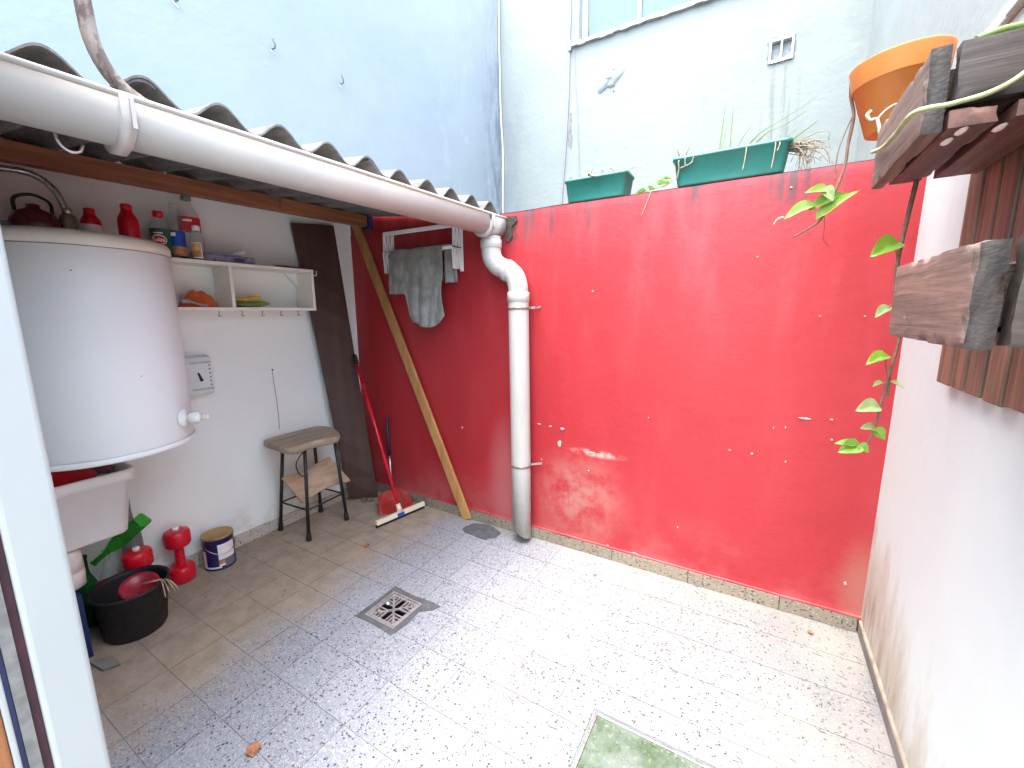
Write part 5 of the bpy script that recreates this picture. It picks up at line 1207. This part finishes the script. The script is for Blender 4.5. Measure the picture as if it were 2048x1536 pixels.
# ---------------------------------------------------------------- slatted garden rack, pot and vines on the right wall
sr = thing('slatted_panel', (W - .03, -1.0, 1.2), 'brown wooden slatted panel fixed to the right wall', 'panel')
xs0, xs1 = W - .034, W - .012
y = -.525; i = 0; ztop = 2.02
while y > -1.95:
    wd = .082 + random.uniform(-.004, .004); zb = 1.19 + random.uniform(-.006, .006)
    obj('slat', MB().box((xs0 + random.uniform(-.002, .002), y - wd, zb), (xs1, y, ztop)), M['slat'], sr, .003); y -= wd + .017
for z in (1.30, 1.85): obj('batten', MB().box((W - .0115, -1.93, z), (W - .0012, -.50, z + .06)), M['beam'], sr)
def rough_box(a, b, amp=.0035, step=.022, seed=0.):
    mb = MB(); a, b = Vector(a), Vector(b); sz = b - a; c = (a + b) / 2
    def disp(p):
        q = p * 9 + Vector((seed, seed * 1.7, 3)); d = Vector((mnoise.noise(q), mnoise.noise(q + Vector((17, 0, 0))), mnoise.noise(q + Vector((0, 31, 0)))))
        q2 = p * 38 + Vector((seed, 5, 9)); d2 = Vector((mnoise.noise(q2), mnoise.noise(q2 + Vector((17, 0, 0))), mnoise.noise(q2 + Vector((0, 31, 0)))))
        ed = sum(1 for i in range(3) if abs(abs(p[i] - c[i]) - sz[i] / 2) < 1e-5)          # 2 on an edge, 3 at a corner
        chip = max(0, mnoise.noise(p * 24 + Vector((seed, 2, 2))) - .05) * (.010 if ed >= 2 else 0)
        inw = Vector([-(1 if p[i] > c[i] else -1) if abs(abs(p[i] - c[i]) - sz[i] / 2) < 1e-5 else 0 for i in range(3)])
        return p + d * amp + d2 * amp * .35 + inw * (chip + (.002 if ed >= 2 else .001))
    for ax in range(3):
        u, v = (ax + 1) % 3, (ax + 2) % 3; nu, nv = max(1, round(sz[u] / step)), max(1, round(sz[v] / step))
        for sd in (a, b):
            def f(s_, t_):
                p = Vector((0, 0, 0)); p[ax] = sd[ax]; p[u] = a[u] + sz[u] * s_; p[v] = a[v] + sz[v] * t_; return disp(p)
            mb.grid(f, nu, nv, smooth=True)
    return mb
def planter_shelf(y0, y1, z0, z1, label, near, tilt=0.):
    """open box of thick boards: y0 near end, y1 far end"""
    t = thing('wooden_planter', (2.97, (y0 + y1) / 2, z0), label, 'planter', 'wooden planters on the right wall')
    xo = 2.864; th = .034
    obj('side_board', rough_box((xo, y0, z0), (xo + th, y1, z1), .0022, .012, y0 * 3), M['bx'], t, hard=True)
    g0 = .007
    obj('end_board', rough_box((xo + th + g0, y0 + .0015, z0 + (near if near > .04 else .004)), (xs0 - .005, y0 + .034, z1 + .003), .0022, .014, y0 * 5), M['bx2'], t, hard=True)
    obj('end_board', MB().box((xo + th + g0, y1 - .036, z0 + near), (xs0 - .003, y1 - .004, z1 - .004)), M['bx2'], t, .004)
    obj('bottom_board', rough_box((xo + th + .004, y0 + (.003 if near > .04 else .040), z0 + .006), (xo + th + .075, y1 - .002, z0 + near - .005), .0022, .014, y0 * 7), M['bxu'], t, hard=True)
    obj('bottom_board', rough_box((xo + th + .092, y0 + (.003 if near > .04 else .040), z0 + .008), (xs0 - .006, y1 - .002, z0 + near - .006), .0022, .014, y0 * 9), M['bxu'], t, hard=True)
    obj('soil', MB().box((xo + th + .002, y0 + .037, z0 + near + .001), (xs0 - .004, y1 - .037, z1 - .03)), M['soil'], t)
    return t
pu = planter_shelf(-1.028, -.600, 1.716, 1.866, 'upper wooden planter box on the right wall beneath the pot', .045)
pl = planter_shelf(-1.388, -1.000, 1.338, 1.480, 'lower wooden planter box on the right wall, end grain cracked', .030)
for p, q in (((2.93, -1.00), .02), ((2.925, -.945), .018), ((2.985, -.985), .016)):
    obj('paint_drip', MB().lathe((p[0], p[1], 1.7213), [(0, -.004), (.007, -.003), (.010, .0)], 8, (0, 0, 1), True, None, .8, 2.4), M['lbl_white'], pu)
obj('bracket_arm', MB().box((2.906, -.599, 1.872), (2.945, -.40, 1.898)), M['bx'], pu, .003)
pt = thing('flower_pot', (2.925, -.46, 1.90), 'orange plastic flower pot perched at the end of the upper wooden planter', 'pot')
PC = Vector((2.925, -.462, 1.8985))
obj('pot_wall', MB().lathe(PC, [(0, .003), (.060, .0), (.068, .003), (.100, .128), (.104, .128), (.106, .131), (.112, .182), (.114, .186), (.111, .187), (.105, .18), (.098, .135), (.066, .012), (0, .01)], 44, (-.05, -.02, 1)), M['orange_pot'], pt)
obj('soil', MB().lathe(PC, [(0, .165), (.103, .16)], 30, (-.05, -.02, 1)), M['soil'], pt)
wr = MB().tube(crv([(2.850, -.568, 1.932), (2.842, -.578, 1.920), (2.850, -.580, 1.905), (2.863, -.582, 1.904), (2.870, -.590, 1.878), (2.872, -.592, 1.862)], 6), .0045, 8).tube(crv([(2.862, -.580, 1.900), (2.878, -.578, 1.921), (2.896, -.572, 1.935), (2.91, -.57, 1.937)], 5), .003, 7)
tag(obj('tie_wire', wr, plain('pale_wire', (.33, .28, .20), .5)), 'pale wire loop tying the orange pot to the wooden planter', 'wire')
tendril = MB().tube(crv([(2.852, -.66, 1.80), (2.853, -.78, 1.775), (2.852, -.90, 1.765), (2.853, -1.035, 1.758), (2.90, -1.045, 1.758), (2.952, -1.043, 1.767), (2.99, -1.04, 1.79), (3.03, -1.03, 1.84), (3.06, -1.0, 1.90)], 8), [.0045] * 65, 7)
tag(obj('green_tendril', tendril, M['stem_green']), 'pale green tendril looping across the upper wooden planter', 'tendril')
td = MB().tube(crv([(2.93, -1.0, 1.875), (2.97, -.99, 1.885), (3.02, -.98, 1.885), (3.06, -.97, 1.88)], 6), .006, 7)
tag(obj('green_tendril', td, M['leaf2']), 'light green stem lying along the top of the upper wooden planter', 'tendril')
# vine from the pot
v1 = thing('hanging_vine', (2.80, -.45, 1.9), 'slender vine trailing from the orange pot with fresh leaves', 'vine')
vy = -.43
obj('stem', MB().tube(crv([(2.87, -.46, 2.07), (2.825, -.475, 2.095), (2.812, -.46, 2.07), (2.817, vy, 2.03), (2.829, vy, 1.975), (2.824, vy, 1.90), (2.822, vy, 1.838), (2.806, vy, 1.768), (2.776, vy, 1.683), (2.745, vy, 1.655), (2.705, vy, 1.632)], 6), [.0048] * 30 + [.0042] * 20 + [.003] * 11, 7), M['stem'], v1)
obj('stem', MB().tube(crv([(2.828, vy, 1.98), (2.812, vy, 1.93), (2.800, vy - .01, 1.88), (2.797, vy - .01, 1.82), (2.80, vy - .01, 1.79)], 5), .0018, 5), M['stem'], v1)
for pts in ([(2.776, vy, 1.683), (2.757, vy, 1.712), (2.742, vy - .01, 1.722)], [(2.797, vy, 1.74), (2.785, vy - .01, 1.755), (2.775, vy - .01, 1.765)], [(2.79, vy, 1.715), (2.778, vy - .01, 1.70), (2.774, vy - .01, 1.688)]):
    obj('petiole', MB().tube(crv(pts, 4), .0017, 5), M['stem_green'], v1)
for b, t, wd, mt, up_, cu in (((2.745, vy - .01, 1.722), (2.672, vy - .035, 1.692), .060, 'leaf', (0, -.7, .7), .2), ((2.776, vy - .01, 1.765), (2.724, vy - .02, 1.768), .045, 'leaf', (0, -.8, .6), .2), ((2.778, vy - .012, 1.77), (2.80, vy - .03, 1.728), .040, 'leaf2', (0, -1, .1), .2),
                              ((2.797, vy, 1.742), (2.738, vy - .02, 1.712), .050, 'leaf', (0, -.8, .5), .2), ((2.775, vy - .012, 1.69), (2.862, vy - .01, 1.762), .050, 'leaf', (-.5, -.75, .4), .2), ((2.797, vy, 1.742), (2.845, vy + .03, 1.760), .035, 'leaf', (0, -.7, .6), .2)):
    leaf(v1, b, t, wd * .82, M[mt], cu * 2.0, up_)
obj('dead_shoot', MB().tube(crv([(2.782, vy, 1.70), (2.787, vy, 1.655), (2.787, vy, 1.62), (2.80, vy, 1.60), (2.806, vy, 1.593)], 5), .0012, 4), M['red_dark'], v1)
obj('leaf_curl', MB().tube(crv([(2.672, vy - .035, 1.693), (2.655, vy - .035, 1.688), (2.645, vy - .035, 1.672)], 4), [.0035] * 4 + [.0022] * 5, 6), M['straw'], v1)
# thick vine below the planters
v2 = thing('hanging_vine', (2.93, -.62, 1.3), 'long woody vine hanging between the two wooden planters with heart-shaped leaves', 'vine')
y2 = -.625
vs2 = crv([(2.956, y2, 1.73), (2.950, y2, 1.66), (2.944, y2, 1.58), (2.941, y2, 1.52), (2.946, y2, 1.42), (2.962, y2, 1.34), (2.967, y2, 1.305), (2.960, y2, 1.235), (2.955, y2, 1.19), (2.948, y2, 1.12), (2.944, y2, 1.06), (2.932, y2, 1.01), (2.915, y2, .98), (2.895, y2, .97), (2.875, y2, .98)], 6)
obj('stem', MB().tube(vs2, [.0058 - .0038 * i / (len(vs2) - 1) for i in range(len(vs2))], 8), M['stem'], v2)
obj('stem', MB().tube([(2.958, y2 + .008, 1.235), (2.962, y2 + .006, 1.18), (2.960, y2, 1.15)], .003, 6), M['stem'], v2)
for b, t, wd, mt, up_, pe in (((2.928, y2 - .015, 1.565), (2.875, y2 - .04, 1.535), .062, 'leaf', (0, -.8, .55), (2.942, y2, 1.525)), ((2.935, y2 - .01, 1.395), (2.905, y2 - .02, 1.372), .035, 'leaf2', (0, -.5, .8), (2.948, y2, 1.41)), ((2.943, y2 - .01, 1.262), (2.898, y2 - .03, 1.243), .045, 'leaf', (0, -.5, .8), (2.956, y2, 1.20)),
                              ((2.945, y2, 1.187), (2.922, y2 - .02, 1.180), .022, 'leaf2', (0, -.3, .9), (2.955, y2, 1.19)), ((2.963, y2, 1.19), (2.99, y2 - .02, 1.180), .02, 'leaf2', (0, -.3, .9), (2.957, y2, 1.19)), ((2.938, y2 - .012, 1.118), (2.890, y2 - .03, 1.108), .052, 'leaf2', (0, -.7, .7), (2.947, y2, 1.095)),
                              ((2.938, y2 - .005, 1.052), (2.908, y2 - .02, 1.056), .034, 'leaf2', (0, -.6, .8), (2.943, y2, 1.05)), ((2.944, y2 - .005, 1.052), (2.965, y2 - .02, 1.028), .034, 'leaf', (0, -.9, .4), (2.943, y2, 1.05)), ((2.91, y2 - .01, .998), (2.862, y2 - .03, .978), .05, 'leaf', (0, -.8, .6), (2.915, y2, .98)), ((2.90, y2 - .01, 1.0), (2.853, y2 - .01, 1.0), .03, 'leaf', (.2, -.5, .8), (2.91, y2, .978)), ((2.912, y2 - .012, 1.0), (2.935, y2 - .02, .985), .03, 'leaf', (0, -.8, .6), (2.92, y2, .985))):
    leaf(v2, b, t, wd * .9, M[mt], .40, up_)
    obj('petiole', MB().tube(crv([pe, (Vector(pe) + Vector(b)) / 2 + Vector((-.003, 0, .002)), b], 3), .0014, 5), M['stem'], v2)
# loose top bar above the right wall and its brown sheet
for o in list(bpy.data.objects):
    if '_base' in o.keys(): del o['_base']
